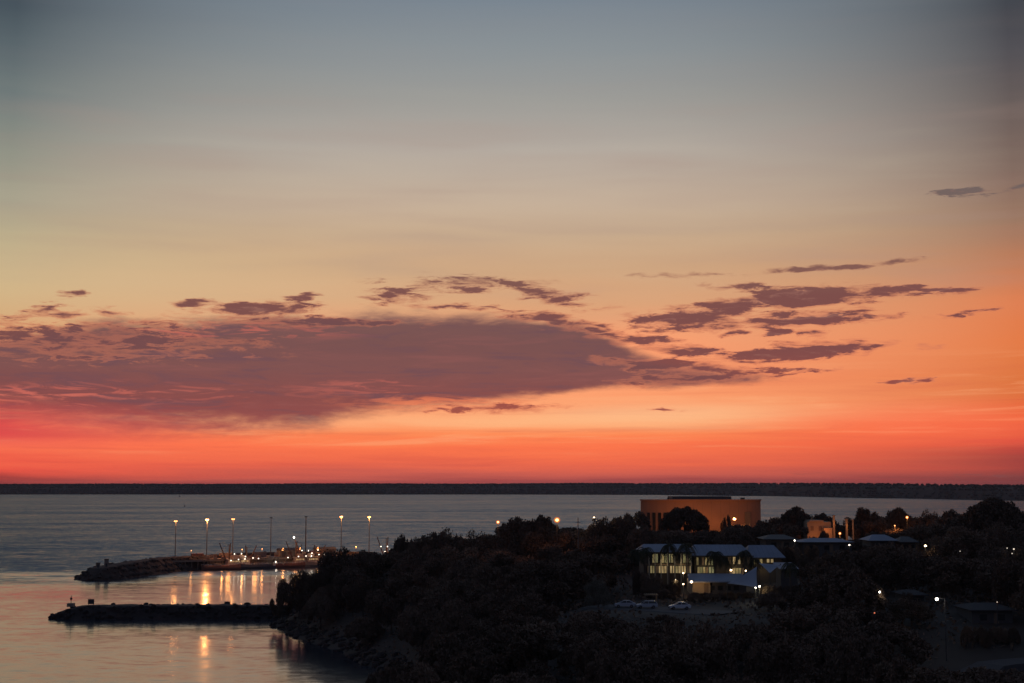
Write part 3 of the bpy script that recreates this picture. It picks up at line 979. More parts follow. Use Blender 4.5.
MB().tube((0, 0, 2.6), (0, 0, 3.0), .05).build('lamp_post', M_DARKM, th)
MB().ball((0, 0, 3.15), .3).build('lamp', M_BULBS, th)
lamp_light('lamp_light', (0, -.8, 3.0), 80, WHT, th)
for px_, py_, lb in ((179.5, 497, 'tiny dark channel buoy near the far shore'), (184.6, 506.5, 'tiny dark channel buoy out in the open bay')):
    p = at_z(px_, py_, 0)
    k = 2.2 if py_ < 500 else 1.0
    th = thing('channel_buoy', lb, 'buoy', p, 0, 'channel buoys')
    MB().tube((0, 0, -.5), (0, 0, .9), 1.3 * k, 1.1 * k, 12).build('float', M_DARKM, th)
    MB().tube((0, 0, .9), (0, 0, 3.2 * k), .7 * k, .3, 8).build('tower', M_DARKM, th)

# ------------------------------------------------------------------ civic hall (orange floodlit)
HY = 478
hl, hr = at_y(641.6, 520, HY - 3).x, at_y(763.2, 520, HY - 3).x
hz0 = 22.0; hz1 = at_y(700, 500.6, HY).z
hall = thing('civic_hall', 'large flat topped hall washed in orange light above the trees', 'building', ((hl + hr) / 2, HY, 0))
W2 = (hr - hl) / 2
front = []
nseg = 40
for i in range(nseg + 1):
    t = i / nseg; x_ = -W2 + t * 2 * W2
    k = max(0, (t - .58) / .42)
    yb = -3.5 * (1 - abs(2 * t - 1) ** 5) + (k ** 2) * 1.5
    front.append((x_, yb))
b = MB(); n = len(front)
for (x_, y_) in front + [(W2, 24), (at_y(643.5, 520, HY + 24).x - (hl + hr) / 2, 24)]:
    b.v.append((x_, y_, hz0)); b.v.append((x_, y_, hz1 + (-.25 if x_ < -W2 + 1 else 0)))
m2 = len(front) + 2
for i in range(m2):
    j = (i + 1) % m2
    b.f.append((2 * i, 2 * j, 2 * j + 1, 2 * i + 1))
b.f.append(tuple(2 * i + 1 for i in range(m2)))
b.build('wall', M_HALL, hall)
cop = MB()
for (p0, p1) in zip(front, front[1:]):
    c_ = ((p0[0] + p1[0]) / 2, (p0[1] + p1[1]) / 2 - .1)
    cop.box((c_[0], c_[1], hz1 + .18), (math.dist(p0, p1) + .05, .7, .5), math.atan2(p1[1] - p0[1], p1[0] - p0[0]))
cop.build('parapet', M_HALL, hall)
b = MB()
rx0, rx1 = at_y(672, 499, HY).x - hall.location.x, at_y(731, 499, HY).x - hall.location.x
b.box(((rx0 + rx1) / 2, 6, hz1 + .7), (rx1 - rx0, 14, 1.4)); b.build('roof_plant_room', M_HALLR, hall)
for dx_, w__ in ((-9, 2.2), (10, 1.6), (15.5, 1.2)):
    MB().box((dx_, 10, hz1 + .45), (w__, 2.0, .9)).build('roof_vent', M_HALLR, hall)
# colonnade on the left, dark doorway on the right, panel joints
jn = MB()
for i in range(2, nseg, 3):
    p0 = front[i]; jn.box((p0[0], p0[1] - .01, (hz0 + hz1) / 2), (.05, .05, hz1 - hz0 - .4))
jn.build('panel_joints', M_WOOD, hall)


def front_y(xl):
    for (p0, p1) in zip(front, front[1:]):
        if p0[0] <= xl <= p1[0]:
            return p0[1] + (p1[1] - p0[1]) * (xl - p0[0]) / (p1[0] - p0[0])
    return 0


ztop = at_y(650, 512.5, HY).z
rec = MB()
for px_ in (649.5, 654.5, 660, 665.5, 671):
    xl = at_y(px_, 520, HY - 4).x - hall.location.x
    w_ = MB().box((xl, front_y(xl) - .05, (hz0 + ztop) / 2), (1.05, .3, ztop - hz0)).build('window', M_GLASS, hall)
xl = at_y(748.5, 517, HY - 4).x - hall.location.x
MB().box((xl, front_y(xl) - .1, (hz0 + at_y(749, 512, HY).z) / 2), (2.0, .9, at_y(749, 512, HY).z - hz0)).build('door', M_WOOD, hall)

for px_, py_, pw, lb, Yh in ((734, 519, 1500, 'orange street lamp shining in front of the right half of the hall', 458),):
    p = at_y(px_, py_, Yh); z0 = gz(p.x, p.y)
    th = thing('street_lamp', lb, 'street lamp', (p.x, p.y, z0), 0)
    h = p.z - z0
    MB().tube((0, 0, 0), (0, 0, h + .2), .1, .07).tube((0, 0, h + .2), (.0, -1.0, h + .35), .06, .05).build('pole', M_STEEL, th)
    MB().ball((0, -1.0, h), .50, .7).build('lamp', M_SODIUM, th)
    lamp_light('lamp_light', (0, 0, h + .9), pw, SOD, th)
for i, (dx, pw) in enumerate(((-17, 1100), (-5, 2100), (7, 2500), (18, 1400))):
    th = thing('floodlight', ['low ground floodlight before the glazed left end of the hall', 'low ground floodlight behind the great dome shaped tree', 'low ground floodlight before the middle of the hall',
                              'low ground floodlight before the door of the hall'][i], 'floodlight', (hall.location.x + dx, HY - 21, gz(hall.location.x + dx, HY - 21)), 0, 'floodlights in front of the hall')
    MB().tube((0, 0, 0), (0, 0, 3.0), .08).build('pole', M_DARKM, th)
    MB().box((0, 0, 3.1), (.6, .4, .4)).build('lamp_housing', M_DARKM, th)
    lamp_light('flood_light', (0, .6, 3.5), pw, SOD, th)

# ------------------------------------------------------------------ lit two storey offices
OY = 342
offices = thing('office_building', 'long two storey building with pale blue roof and rows of lit windows', 'building', (0, 0, 0))
gO = 19.0


def X_(px_, Y): return at_y(px_, 560, Y).x


def Z_(py_, Y): return at_y(600, py_, Y).z


def wing(x0, x1, Y, eave, ridge, base, depth, roof_m=M_ROOFB, hip=True):
    w0, w1 = X_(x0, Y), X_(x1, Y)
    ze, zr = Z_(eave, Y), Z_(ridge, Y + depth / 2)
    MB().box(((w0 + w1) / 2, Y + depth / 2 + .02, (base + ze) / 2), (w1 - w0 - 1.2, depth, ze - base)).build('wall', M_OWALL, offices)
    b = MB(); k = depth * .12 if hip else 0
    a0, a1 = w0 - .3, w1 + .3
    e = [(a0, Y - .9, ze), (a1, Y - .9, ze), (a1, Y + depth + .9, ze), (a0, Y + depth + .9, ze), (a0 + k, Y + depth / 2, zr), (a1 - k, Y + depth / 2, zr)]
    b.poly([e[0], e[1], e[5], e[4]]); b.poly([e[1], e[2], e[5]]); b.poly([e[2], e[3], e[4], e[5]]); b.poly([e[3], e[0], e[4]])
    b.poly([(v[0], v[1], v[2] - .02) for v in (e[3], e[2], e[1], e[0])])
    rf = b.build('roof', roof_m, offices)
    MB().box(((a0 + a1) / 2, Y - .95, ze - .1), (a1 - a0, .14, .26)).build('gutter', M_ROOFD, rf)
    sm = MB()
    q = a0 + 1.2
    while q < a1 - 1.2:
        kk = min(1.0, (q - a0) / max(k, .01), (a1 - q) / max(k, .01)) if hip else 1.0
        y1 = Y - .9 + (depth / 2 + .9) * kk; z1 = ze + (zr - ze) * kk
        sm.tube((q, Y - .9, ze + .03), (q, y1, z1 + .03), .035, .035, 4); q += 1.1
    sm.build('roof_seams', M_ROOFB, rf)
    return w0, w1, ze


def windows(x0, x1, Y, y0, y1, n_, mlist, wfrac=.7, seed=0):
    rn = random.Random(seed)
    z0, z1 = Z_(y1, Y), Z_(y0, Y)
    s_ = (x1 - x0) / n_
    for i in range(n_):
        c_ = x0 + (i + .5) * s_
        xc = X_(c_, Y); w_ = abs(X_(c_ + s_ * wfrac / 2, Y) - X_(c_ - s_ * wfrac / 2, Y))
        hh = z1 - z0
        fr = MB()
        fr.box((xc, Y - .05, z0 - .05), (w_ + .2, .16, .1)).box((xc, Y - .05, z1 + .05), (w_ + .2, .16, .1))
        fr.box((xc - w_ / 2 - .05, Y - .05, (z0 + z1) / 2), (.1, .16, hh)).box((xc + w_ / 2 + .05, Y - .05, (z0 + z1) / 2), (.1, .16, hh))
        fr.box((xc, Y - .05, (z0 + z1) / 2), (.06, .12, hh))
        f_ = fr.build('window', M_FRAME, offices)
        MB().box((xc, Y - .012, (z0 + z1) / 2), (w_, .03, hh)).build('pane', rn.choice(mlist), f_)


w0, w1, ze = wing(641, 693, OY, 552, 544, gO, 12)
windows(652, 692, OY, 554, 562.5, 13, [M_DARK, M_WIN, M_WING, M_WING, M_WIND, M_WIN], .72, 4)
windows(647, 692, OY, 565.8, 573, 16, [M_WINW, M_WINW, M_WIN, M_WINW, M_WIND], .66, 5)
wing(692, 752, OY + 3, 555.5, 544.6, gO, 14)
windows(696, 716, OY + 3, 557.5, 565, 7, [M_WIN, M_WING, M_WIND, M_DARK], .6, 6)
windows(697, 714, OY + 3, 567, 573, 6, [M_WING, M_WIN, M_WIND], .7, 7)
windows(727, 751, OY + 3, 557, 564, 5, [M_WIN, M_WIND, M_WINW, M_WIND], .5, 12)
windows(729, 744, OY + 3, 568, 574, 5, [M_WINW, M_WIN, M_WIND], .8, 10)
wing(748, 784, OY + 5, 557.5, 545, gO, 13)
windows(752, 764, OY + 5, 559, 564, 2, [M_WIN, M_WIND], .4, 3)
windows(766, 774, OY + 5, 559, 562.5, 2, [M_WINW], .6, 3)
# verandah posts and balcony floor
for px_ in (649, 655, 661, 667.5, 674.8, 681, 686.5, 691):
    MB().box((X_(px_, OY - .8), OY - .75, (gO + ze) / 2), (.28, .28, ze - gO)).build('column', M_COLUMN, offices)
zb = Z_(564.3, OY)
MB().box(((X_(645, OY) + X_(692, OY)) / 2, OY - .45, zb), (X_(692, OY) - X_(645, OY), .75, .28)).build('balcony_floor', M_WOOD, offices)
rl = MB()
for k in range(3): rl.box(((X_(645, OY) + X_(692, OY)) / 2, OY - .82, zb + .4 + .3 * k), (X_(692, OY) - X_(645, OY), .04, .05))
rl.build('railing', M_DARKM, offices)
for i, (x_, Y) in enumerate(((664, OY - 2), (683, OY - 2), (706, OY + 1), (735, OY + 1), (762, OY + 3))):
    lamp_light('verandah_light', (X_(x_, Y), Y, 24.5 if i < 2 else 23), 34, (1.0, .72, .35), offices, .3)

# low annex in front
AY = 320
annex = thing('annex_building', 'low single storey annex with flat pale blue roof and orange lit wall', 'building', (0, 0, 0))
za = Z_(581.2, AY)
x0, x1 = X_(690, AY), X_(747, AY)
xm = X_(710, AY)
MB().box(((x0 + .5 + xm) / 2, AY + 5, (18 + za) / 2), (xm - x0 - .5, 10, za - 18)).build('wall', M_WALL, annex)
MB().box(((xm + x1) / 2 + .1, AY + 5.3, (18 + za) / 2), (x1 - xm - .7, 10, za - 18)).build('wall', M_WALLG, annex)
b = MB(); zt = Z_(573.5, AY + 11)
b.poly([(x0 - .5, AY - 1.0, za), (x1 + .5, AY - 1.0, za), (x1 + .5, AY + 11, zt), (x0 + .8, AY + 11, zt)])
b.poly([(x0 - .5, AY - 1.0, za - .25), (x1 + .5, AY - 1.0, za - .25), (x1 + .5, AY + 11, zt - .25), (x0 + .8, AY + 11, zt - .25)])
b.poly([(x0 - .5, AY - 1.0, za), (x1 + .5, AY - 1.0, za), (x1 + .5, AY - 1.0, za - .25), (x0 - .5, AY - 1.0, za - .25)])
b.poly([(x1 + .5, AY - 1.0, za), (x1 + .5, AY + 11, zt), (x1 + .5, AY + 11, zt - .25), (x1 + .5, AY - 1.0, za - .25)])
b.poly([(x0 - .5, AY - 1.0, za), (x0 + .8, AY + 11, zt), (x0 + .8, AY + 11, zt - .25), (x0 - .5, AY - 1.0, za - .25)])
b.build('roof', M_ROOFB, annex)
for px_ in (712, 720, 728, 736): MB().box((X_(px_, AY), AY + .27, za - 1.5), (1.1, .08, 1.0)).build('window', M_GLASS, annex)
MB().box((X_(706, AY), AY - .03, za - 1.6), (.95, .08, 2.1)).build('door', M_WOOD, annex)
MB().ball((X_(690.5, AY), AY - 1.3, Z_(581.5, AY)), .26).build('wall_lamp', M_WARM, annex)
lamp_light('wall_lamp_light', (X_(697, AY), AY - 2.4, za - .6), 60, (1.0, .55, .22), annex)
lamp_light('wall_lamp_light', (X_(704, AY), AY - 2.6, za - .7), 38, (1.0, .60, .25), annex)

# shade sails
def sail(label, corners, poles, sag):
    c0 = Vector(corners[0])
    th = thing('shade_sail', label, 'shade sail', (c0.x, c0.y, gz(c0.x, c0.y)), 0, 'pale shade sails by the offices')
    n_ = 10; b = MB(); idx = {}
    A, B, C = [Vector(c_) - th.location for c_ in corners[:3]]
    for i in range(n_ + 1):
        for j in range(n_ + 1 - i):
            u, v = i / n_, j / n_; w = 1 - u - v
            p_ = A * u + B * v + C * w
            e_ = 27 * u * v * w
            ctr = (A + B + C) / 3
            # edges curve inwards, cloth dips in the middle
            ed = 4 * (u * v * (1 - w) + v * w * (1 - u) + u * w * (1 - v))
            p_ = p_.lerp(ctr, .10 * ed * (1 - e_ * .8)); p_.z -= sag * e_
            idx[i, j] = len(b.v); b.v.append(tuple(p_))
    for i in range(n_):
        for j in range(n_ - i):
            b.f.append((idx[i, j], idx[i + 1, j], idx[i, j + 1]))
            if i + j < n_ - 1: b.f.append((idx[i + 1, j], idx[i + 1, j + 1], idx[i, j + 1]))
    o = b.build('sail_cloth', M_SAIL, th, smooth=True)
    sm = o.modifiers.new('thickness', 'SOLIDIFY'); sm.thickness = .04
    for p_ in poles:
        q = Vector(p_) - th.location
        MB().tube((q.x, q.y, gz(p_[0], p_[1]) - th.location.z), (q.x, q.y, q.z + .2), .11, .09).build('pole', M_DARKM, th)
    return th


c = [at_y(757, 566.5, 314), at_y(727, 583.5, 309), at_y(758, 588.0, 306)]
sail('large peaked triangular shade sail rising to a dark pole', c, [c[0], c[1], c[2]], .5)
c = [at_y(759, 563, 322), at_y(780.5, 564.5, 322), at_y(770, 573.5, 314)]
sail('smaller hanging shade sail between the peaked sail and the square white roof', c, [c[0], c[1], c[2]], .4)
KY = 318
k0, k1 = X_(779.5, KY), X_(797.5, KY)
kz = Z_(568.5, KY); kt = Z_(562.3, KY + 8)
kiosk = thing('kiosk', 'small kiosk with a pale sloping roof right of the shade sails', 'kiosk', ((k0 + k1) / 2, KY + 3, gz(k0, KY)))
o_ = kiosk.location
MB().box((0, 0, (kz - o_.z) / 2), (k1 - k0 - .5, 6, kz - o_.z)).build('wall', M_WALLG, kiosk)
w_ = (k1 - k0) / 2 + .2
b = MB(); z0_, z1_ = kz - o_.z + .02, kt - o_.z
for dz in (0, -.2): b.poly([(-w_, -3.6, z0_ + dz), (w_, -3.6, z0_ + dz), (w_, 4.6, z1_ + dz), (-w_, 4.6, z1_ + dz)])
for s0, s1 in (((-w_, -3.6, z0_), (w_, -3.6, z0_)), ((w_, -3.6, z0_), (w_, 4.6, z1_)), ((-w_, -3.6, z0_), (-w_, 4.6, z1_)), ((-w_, 4.6, z1_), (w_, 4.6, z1_))):
    b.poly([s0, s1, (s1[0], s1[1], s1[2] - .2), (s0[0], s0[1], s0[2] - .2)])
b.build('roof', M_ROOFB, kiosk)
MB().box((0, -3.03, 1.2), (1.6, .06, 1.0)).build('serving_hatch', M_DARK, kiosk)

# pergola by the car park
p = at_z(651, 600, gO)
th = thing('pergola', 'small timber pergola frame standing behind the middle parked car', 'pergola', (at_y(651, 598, 305).x, 305, gz(at_y(651, 598, 305).x, 305)))
for sx in (-1.2, 1.2):
    for sy in (-1, 1): MB().box((sx, sy, 1.15), (.14, .14, 2.3)).build('post', M_WOOD, th)
b = MB(); b.box((0, -1, 2.38), (3.0, .12, .16)).box((0, 1, 2.38), (3.0, .12, .16))
for k in range(7): b.box((-1.3 + k * .43, 0, 2.52), (.08, 2.5, .12))
b.build('roof_beams', M_WALL, th)
lamp_light('pergola_light', (.8, 0, 2.0), 6, WRM, th, .1)


# ------------------------------------------------------------------ houses on the right
def house(name, label, x0, x1, Y, ridge_y, eave_y, depth=9, wall=M_WALLG, roof=M_ROOFD, win=None, cat='house', group='houses among the trees'):
    a0, a1 = X_(x0, Y), X_(x1, Y); cx = (a0 + a1) / 2
    g0 = gz(cx, Y)
    th = thing(name, label, cat, (cx, Y, g0), 0, group)
    ze, zr = Z_(eave_y, Y) - g0, Z_(ridge_y, Y + depth / 2) - g0
    zr = max(zr, ze + .7)
    w = a1 - a0
    MB().box((0, depth / 2, ze / 2 - .5), (w - 1.6, depth, ze + 1.0)).build('wall', wall, th)
    b = MB(); k = min(depth * .5, w * .3)
    e = [(-w / 2, -.8, ze), (w / 2, -.8, ze), (w / 2, depth + .8, ze), (-w / 2, depth + .8, ze), (-w / 2 + k, depth / 2, zr), (w / 2 - k, depth / 2, zr)]
    b.poly([e[0], e[1], e[5], e[4]]).poly([e[1], e[2], e[5]]).poly([e[2], e[3], e[4], e[5]]).poly([e[3], e[0], e[4]]).poly([(v[0], v[1], v[2] - .02) for v in e[:4]])
    rf = b.build('roof', roof, th)
    MB().box((0, -.86, ze - .1), (w, .12, .22)).build('gutter', M_ROOFD, rf)
    n_ = max(2, int(w / 4))
    for i in range(n_):
        xc = (-.5 + (i + .5) / n_) * (w - 2.5)
        f_ = MB().box((xc, -.03, ze - 1.45), (1.5, .08, 1.3)).build('window', M_FRAME, th)
        MB().box((xc, -.085, ze - 1.45), (1.3, .04, 1.1)).build('pane', win if (win and i % 2 == 0) else M_GLASS, f_)
    MB().box((w * .08, -.03, ze - 1.7), (.9, .07, 2.1)).build('door', M_WOOD, th)
    return th


house('house', 'small house with upper storey and dim beige wall right above the offices', 763, 798, 372, 534.5, 539.0, 9, M_HWALL, M_ROOFD)
h_ = house('house', 'long low house with a wide thin pale roof right of the offices', 799, 855, 376, 538.0, 542.0, 8, M_WALLG, M_ROOFB)
house('house', 'house with a pale sloping roof below the orange street glow', 868, 899, 380, 534.5, 540.5, 9, M_WALLG, M_ROOFB)
house('house', 'smaller house with a dull grey roof beside the sloping pale one', 899, 919, 382, 536.5, 541.8, 7, M_WALLG, M_ROOFD)
house('house', 'dim grey house with a hipped roof at the lower right', 966, 1015, 268, 602.5, 609.5, 9, M_WALLG, M_ROOFDD)
house('house', 'dark low roofed house among trees left of the white street lamp', 901, 927, 290, 590.5, 594.5, 8, M_WALLG, M_ROOFDD)
# orange lit villa with columns
VY = 432
vx0, vx1 = X_(808, VY), X_(832, VY)
villa = thing('villa', 'orange lit two storey villa with stepped parapet among the hilltop trees', 'building', ((vx0 + vx1) / 2, VY, gz((vx0 + vx1) / 2, VY)))
zt = Z_(522, VY) - villa.location.z; w_ = vx1 - vx0
MB().box((0, 4, zt / 2 - .5), (w_, 8, zt + 1)).build('wall', M_WALL, villa)
MB().box((-w_ * .12, 4, zt + .25), (w_ * .6, 8.4, .5)).build('parapet', M_WALL, villa)
for k in range(2): MB().box((-w_ * .3 + k * w_ * .34, -.04, zt - 1.9), (.9, .1, 1.3)).build('window', M_WOOD, villa)
MB().box((w_ * .3, -1.2, zt * .4), (w_ * .34, 2.4, zt * .8)).build('porch', M_WALL, villa)
lamp_light('wall_light', (-2, -4, 3.5), 300, (1.0, .28, .06), villa); lamp_light('wall_light', (1.5, -4.5, 6.5), 170, (1.0, .26, .06), villa)
for i, (px_, y0_, y1_) in enumerate(((834, 516, 530), (846.7, 519.5, 529), (853, 520.5, 527))):
    p0, p1 = at_y(px_, y1_, VY - 2), at_y(px_, y0_, VY - 2); z0 = gz(p0.x, VY - 2)
    th = thing('gate_pillar', ['tall orange lit pillar right beside the villa', 'orange lit pillar right of the round yellow lamp', 'thin dim pillar, last of the three right of the villa'][i], 'pillar', (p0.x, VY - 2, z0), 0,
               'lit pillars beside the villa')
    h = p1.z - z0
    MB().box((0, 0, h / 2 - .3), (.55 if i < 2 else .35, .5, h + .6)).build('shaft', M_WALL, th)
    MB().box((0, 0, h + .12), (.8 if i < 2 else .5, .8, .24)).build('capital', M_WALL, th)
    if i < 2: lamp_light('uplight', (0, -1.6, h - 2.0), 45, (1.0, .33, .09), th, .15)


# ------------------------------------------------------------------ street lamps and garden lamps
def lamp(px_, py_, Y, label, m=M_SODIUM, power=600, colr=SOD, r=.4, arm=False, name='street_lamp', cat='street lamp', group=None, pole_m=M_DARKM):
    r *= .66
    p = at_y(px_, py_, Y); z0 = gz(p.x, p.y)
    h = max(1.0, p.z - z0)
    th = thing(name, label, cat, (p.x, p.y, z0), 0, group)
    if arm:
        MB().tube((1.4, 0, 0), (1.4, 0, h + .1), .09, .06).tube((1.4, 0, h + .1), (0, 0, h + .3), .05, .04).build('pole', pole_m, th)
    else:
        MB().tube((0, .0, -.3), (0, 0, h), .09, .06).build('pole', pole_m, th)
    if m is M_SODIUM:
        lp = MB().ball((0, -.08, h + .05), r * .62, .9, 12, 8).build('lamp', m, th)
        MB().ball((0, -.08, h + .05), r * 1.25, .9, 14, 9).build('halo_shell', M_OHALO, lp)  # added glowing shell that stands in for the halo round the bulb
    else:
        MB().ball((0, -.08, h + .05), r, .9, 12, 8).build('lamp', m, th)
    if power: lamp_light('lamp_light', (0, -r - .35, h - .2), power, colr, th, .25)
    return th


lamps_keep = []


def L2(*a, **k):
    lamps_keep.append((a[0], a[1], a[2])); return lamp(*a, **k)


L2(498, 522.3, 372, 'orange street lamp on the left of the wooded ridge, against the sea', power=320, r=.62)
L2(557, 520.2, 372, 'large orange street lamp in the middle of the wooded ridge', power=700, r=1.0)
L2(594, 518.0, 392, 'small pale orange lamp right of the thin mast on the ridge', m=M_WARM, power=200, colr=WRM, r=.38)
L2(630, 520.3, 400, 'faint warm lamp just left of the hall', m=M_WARM, power=120, colr=WRM, r=.30)
L2(839.8, 533.6, 424, 'round yellow orange lamp at the foot of the lit pillars', power=450, r=.55)
L2(907, 517.5, 420, 'bright white orange street lamp on the right hilltop', power=500, r=.6)
L2(894.7, 525.8, 416, 'low orange lamp glowing under a tree on the right hilltop', power=500, r=.3)
L2(925.3, 546.0, 366, 'yellow white garden lamp below the right hilltop', m=M_WARM, power=60, colr=WRM, r=.42)
L2(1013.7, 549.2, 345, 'dim white lamp at the right edge of the photo, brightest of three', m=M_FAINT, power=15, colr=WHT, r=.28)
L2(1007, 548.3, 345, 'dim white lamp at the right edge, leftmost of three', m=M_FAINT, power=0, r=.2)
L2(1012, 553.7, 340, 'dim white lamp at the right edge, lowest of three', m=M_FAINT, power=0, r=.2)
L2(960, 551.4, 350, 'very faint lamp among trees below the big domed tree', m=M_FAINT, power=0, r=.17)
L2(794.6, 540.7, 366, 'small white lamp at the corner of the beige walled house', m=M_WHITEL, power=30, colr=WHT, r=.27)
L2(849.3, 545.2, 368, 'small white lamp at the right end of the long low house', m=M_BULBS, power=20, colr=WHT, r=.3)
L2(879.3, 592.2, 262, 'white street lamp amid the dark trees left of the taller one', m=M_WHITEL, power=25, colr=WHT, r=.30)
L2(936.7, 599.4, 252, 'bright white street lamp on an arm at the lower right', m=M_WHITEL, power=110, colr=WHT, r=.42, arm=True)
L2(997, 602.3, 266, 'faint lamp above the roof of the dim grey house', m=M_FAINT, power=3, r=.14)
L2(874.4, 613.2, 250, 'tiny red lamp in the dark trees at the lower right', m=M_RED, power=0, r=.2)
for i, (x_, y_, Y, m_, pw, r_) in enumerate(((683.3, 573.3, 330, M_WARM, 60, .26), (683.3, 584.3, 312, M_WARM, 40, .24), (731, 570.3, 338, M_WARM, 90, .36), (745.7, 570.9, 334, M_WARM, 40, .25),
                                            (759.5, 586.6, 303, M_WHITEL, 90, .28), (755.5, 588.0, 303, M_WHITEL, 60, .22), (770, 595.5, 300, M_BULBS, 8, .14), (675.5, 579.8, 318, M_BULBS, 60, .12))):
    lamp(x_, y_, Y, ['warm white garden lamp before the lit ground floor of the offices', 'warm white garden lamp beside the green lit bush', 'brightest warm lamp under the eaves above the annex roof',
                     'small warm lamp left of the peaked shade sail', 'white lamp at the foot of the peaked shade sail', 'second white lamp at the foot of the peaked shade sail, on its left',
                     'faint garden lamp below the shade sails', 'small garden lamp inside the green lit bush'][i],
         m=m_, power=pw, colr=(1, .85, .5) if i > 2 else WRM, r=r_, name='garden_lamp', cat='garden lamp', group='garden lamps around the offices')

p = at_y(578, 517.5, 366); z0 = gz(p.x, p.y)
th = thing('utility_pole', 'thin bare pole rising above the wooded ridge beside the large orange lamp', 'pole', (p.x, p.y, z0))
MB().tube((0, 0, 0), (0, 0, p.z - z0), .2, .1).build('pole', M_STEEL, th)
MB().box((0, 0, p.z - z0 - 1.2), (1.3, .1, .1)).build('crossarm', M_STEEL, th)
q_ = at_y(943.5, 600, 254); z0 = gz(q_.x, 254)


# ------------------------------------------------------------------ cars
def car(label, px_, py_, body_m, wagon=False, rz=math.pi, zoff=0):
    Y = CARY - 2
    q = at_y(px_, py_, Y)
    z0 = gz(q.x, Y)
    return q, z0, label, body_m, wagon


def make_car(label, loc, body_m, wagon, rz):
    th = thing('parked_car', label, 'car', loc, rz, 'cars parked below the offices')
    # side profile, front at -x
    low_ = [(-2.2, .42), (-2.25, .62), (-2.1, .78), (-1.15, .95), (-.35, 1.0), (1.35, 1.02), (1.9, 1.0), (2.2, .92), (2.27, .6), (2.2, .35)]
    b = MB(); n_ = len(low_); rows = []
    for y_, s_ in ((-.86, .96), (-.80, 1.0), (.80, 1.0), (.86, .96)):
        row = []
        for (x_, z_) in low_:
            row.append(len(b.v)); b.v.append((x_ * s_, y_, z_ if s_ == 1.0 else z_ * .97))
        rows.append(row)
    for r0, r1 in zip(rows, rows[1:]):
        b.f += [(r0[i], r0[(i + 1) % n_], r1[(i + 1) % n_], r1[i]) for i in range(n_)]
    b.f.append(tuple(rows[0])); b.f.append(tuple(reversed(rows[-1])))
    bd = b.build('body', body_m, th)
    cab = [(-1.05, .97), (-.25, 1.42), (.9, 1.45), (1.75 if not wagon else 2.1, 1.02)] if not wagon else [(-1.05, .97), (-.35, 1.47), (1.7, 1.48), (2.15, 1.0)]
    b = MB(); rr = []
    for y_, k in ((-.74, 0), (.74, 0)):
        rr.append([])
        for (x_, z_) in cab:
            yy_ = y_ if z_ < 1.2 else y_ * .82
            rr[-1].append(len(b.v)); b.v.append((x_, yy_, z_))
    b.f += [(rr[0][i], rr[0][i + 1], rr[1][i + 1], rr[1][i]) for i in range(3)] + [tuple(rr[0]), tuple(reversed(rr[1]))]
    b.build('windows', M_GLASS, th)
    rfx0, rfx1 = cab[1][0], cab[2][0]
    b = MB(); b.box(((rfx0 + rfx1) / 2, 0, cab[1][1] + .03), (rfx1 - rfx0 + .12, 1.26, .07))
    for s_ in (-1, 1):
        b.tube((cab[0][0], s_ * .75, cab[0][1]), (cab[1][0], s_ * .62, cab[1][1]), .045, .045, 6)
        b.tube((cab[2][0], s_ * .62, cab[2][1]), (cab[3][0], s_ * .75, cab[3][1]), .06, .06, 6)
        b.tube((.3, s_ * .76, 1.0), (.32, s_ * .63, 1.46), .045, .045, 6)
    b.build('roof', body_m, th)
    for sx in (-1.38, 1.35):
        for sy in (-.80, .80):
            w_ = MB().tube((sx, sy - .11, .32), (sx, sy + .11, .32), .33, .33, 16).build('tyre', M_RUBBER, th)
            MB().tube((sx, sy - .125, .32), (sx, sy + .125, .32), .2, .2, 10).build('rim', M_STEEL, w_)
    for sy in (-.6, .6):
        MB().box((-2.2, sy, .68), (.12, .36, .14)).build('headlight', M_GLASS, th)
        MB().box((2.22, sy, .76), (.1, .3, .16)).build('tail_light', M_HULLR, th)
    MB().box((-2.22, 0, .42), (.14, 1.5, .18)).build('bumper', M_RUBBER, th)
    return th




def at_ground(px, py):
    d = ray(px, py); t_ = 120.0
    while t_ < 700:
        q = d * t_
        if CAMZ + q.z <= gz(q.x, q.y): break
        t_ += .5
    return Vector((q.x, q.y, CAMZ + q.z))


zc = max(gz(x_, y_) for x_ in (14, 20, 27, 34, 40) for y_ in (279.5, 282, 285, 288, 290.5)) + .12
print('car park z', zc)
for (px_, lab, bm_, wg, dy) in ((624.5, 'silver parked car with its nose to the left, leftmost of three', M_CARG, False, 2.0), (646, 'silver white parked wagon, middle one of three', M_CARG, True, .2),
                                (679, 'white parked car, rightmost and brightest of three', M_CARW, False, -2.4)):
    Y = at_ground(px_, 609).y + dy
    X = X_(px_, Y)
    zz = max(gz(X + a_, Y + b_) for a_ in (-4, -2, 0, 2, 4) for b_ in (-3, 0, 3)) + .13
    make_car(lab, (X, Y, zz), bm_, wg, random.uniform(-.12, .12))

# ------------------------------------------------------------------ vegetation
rt = random.Random(21)


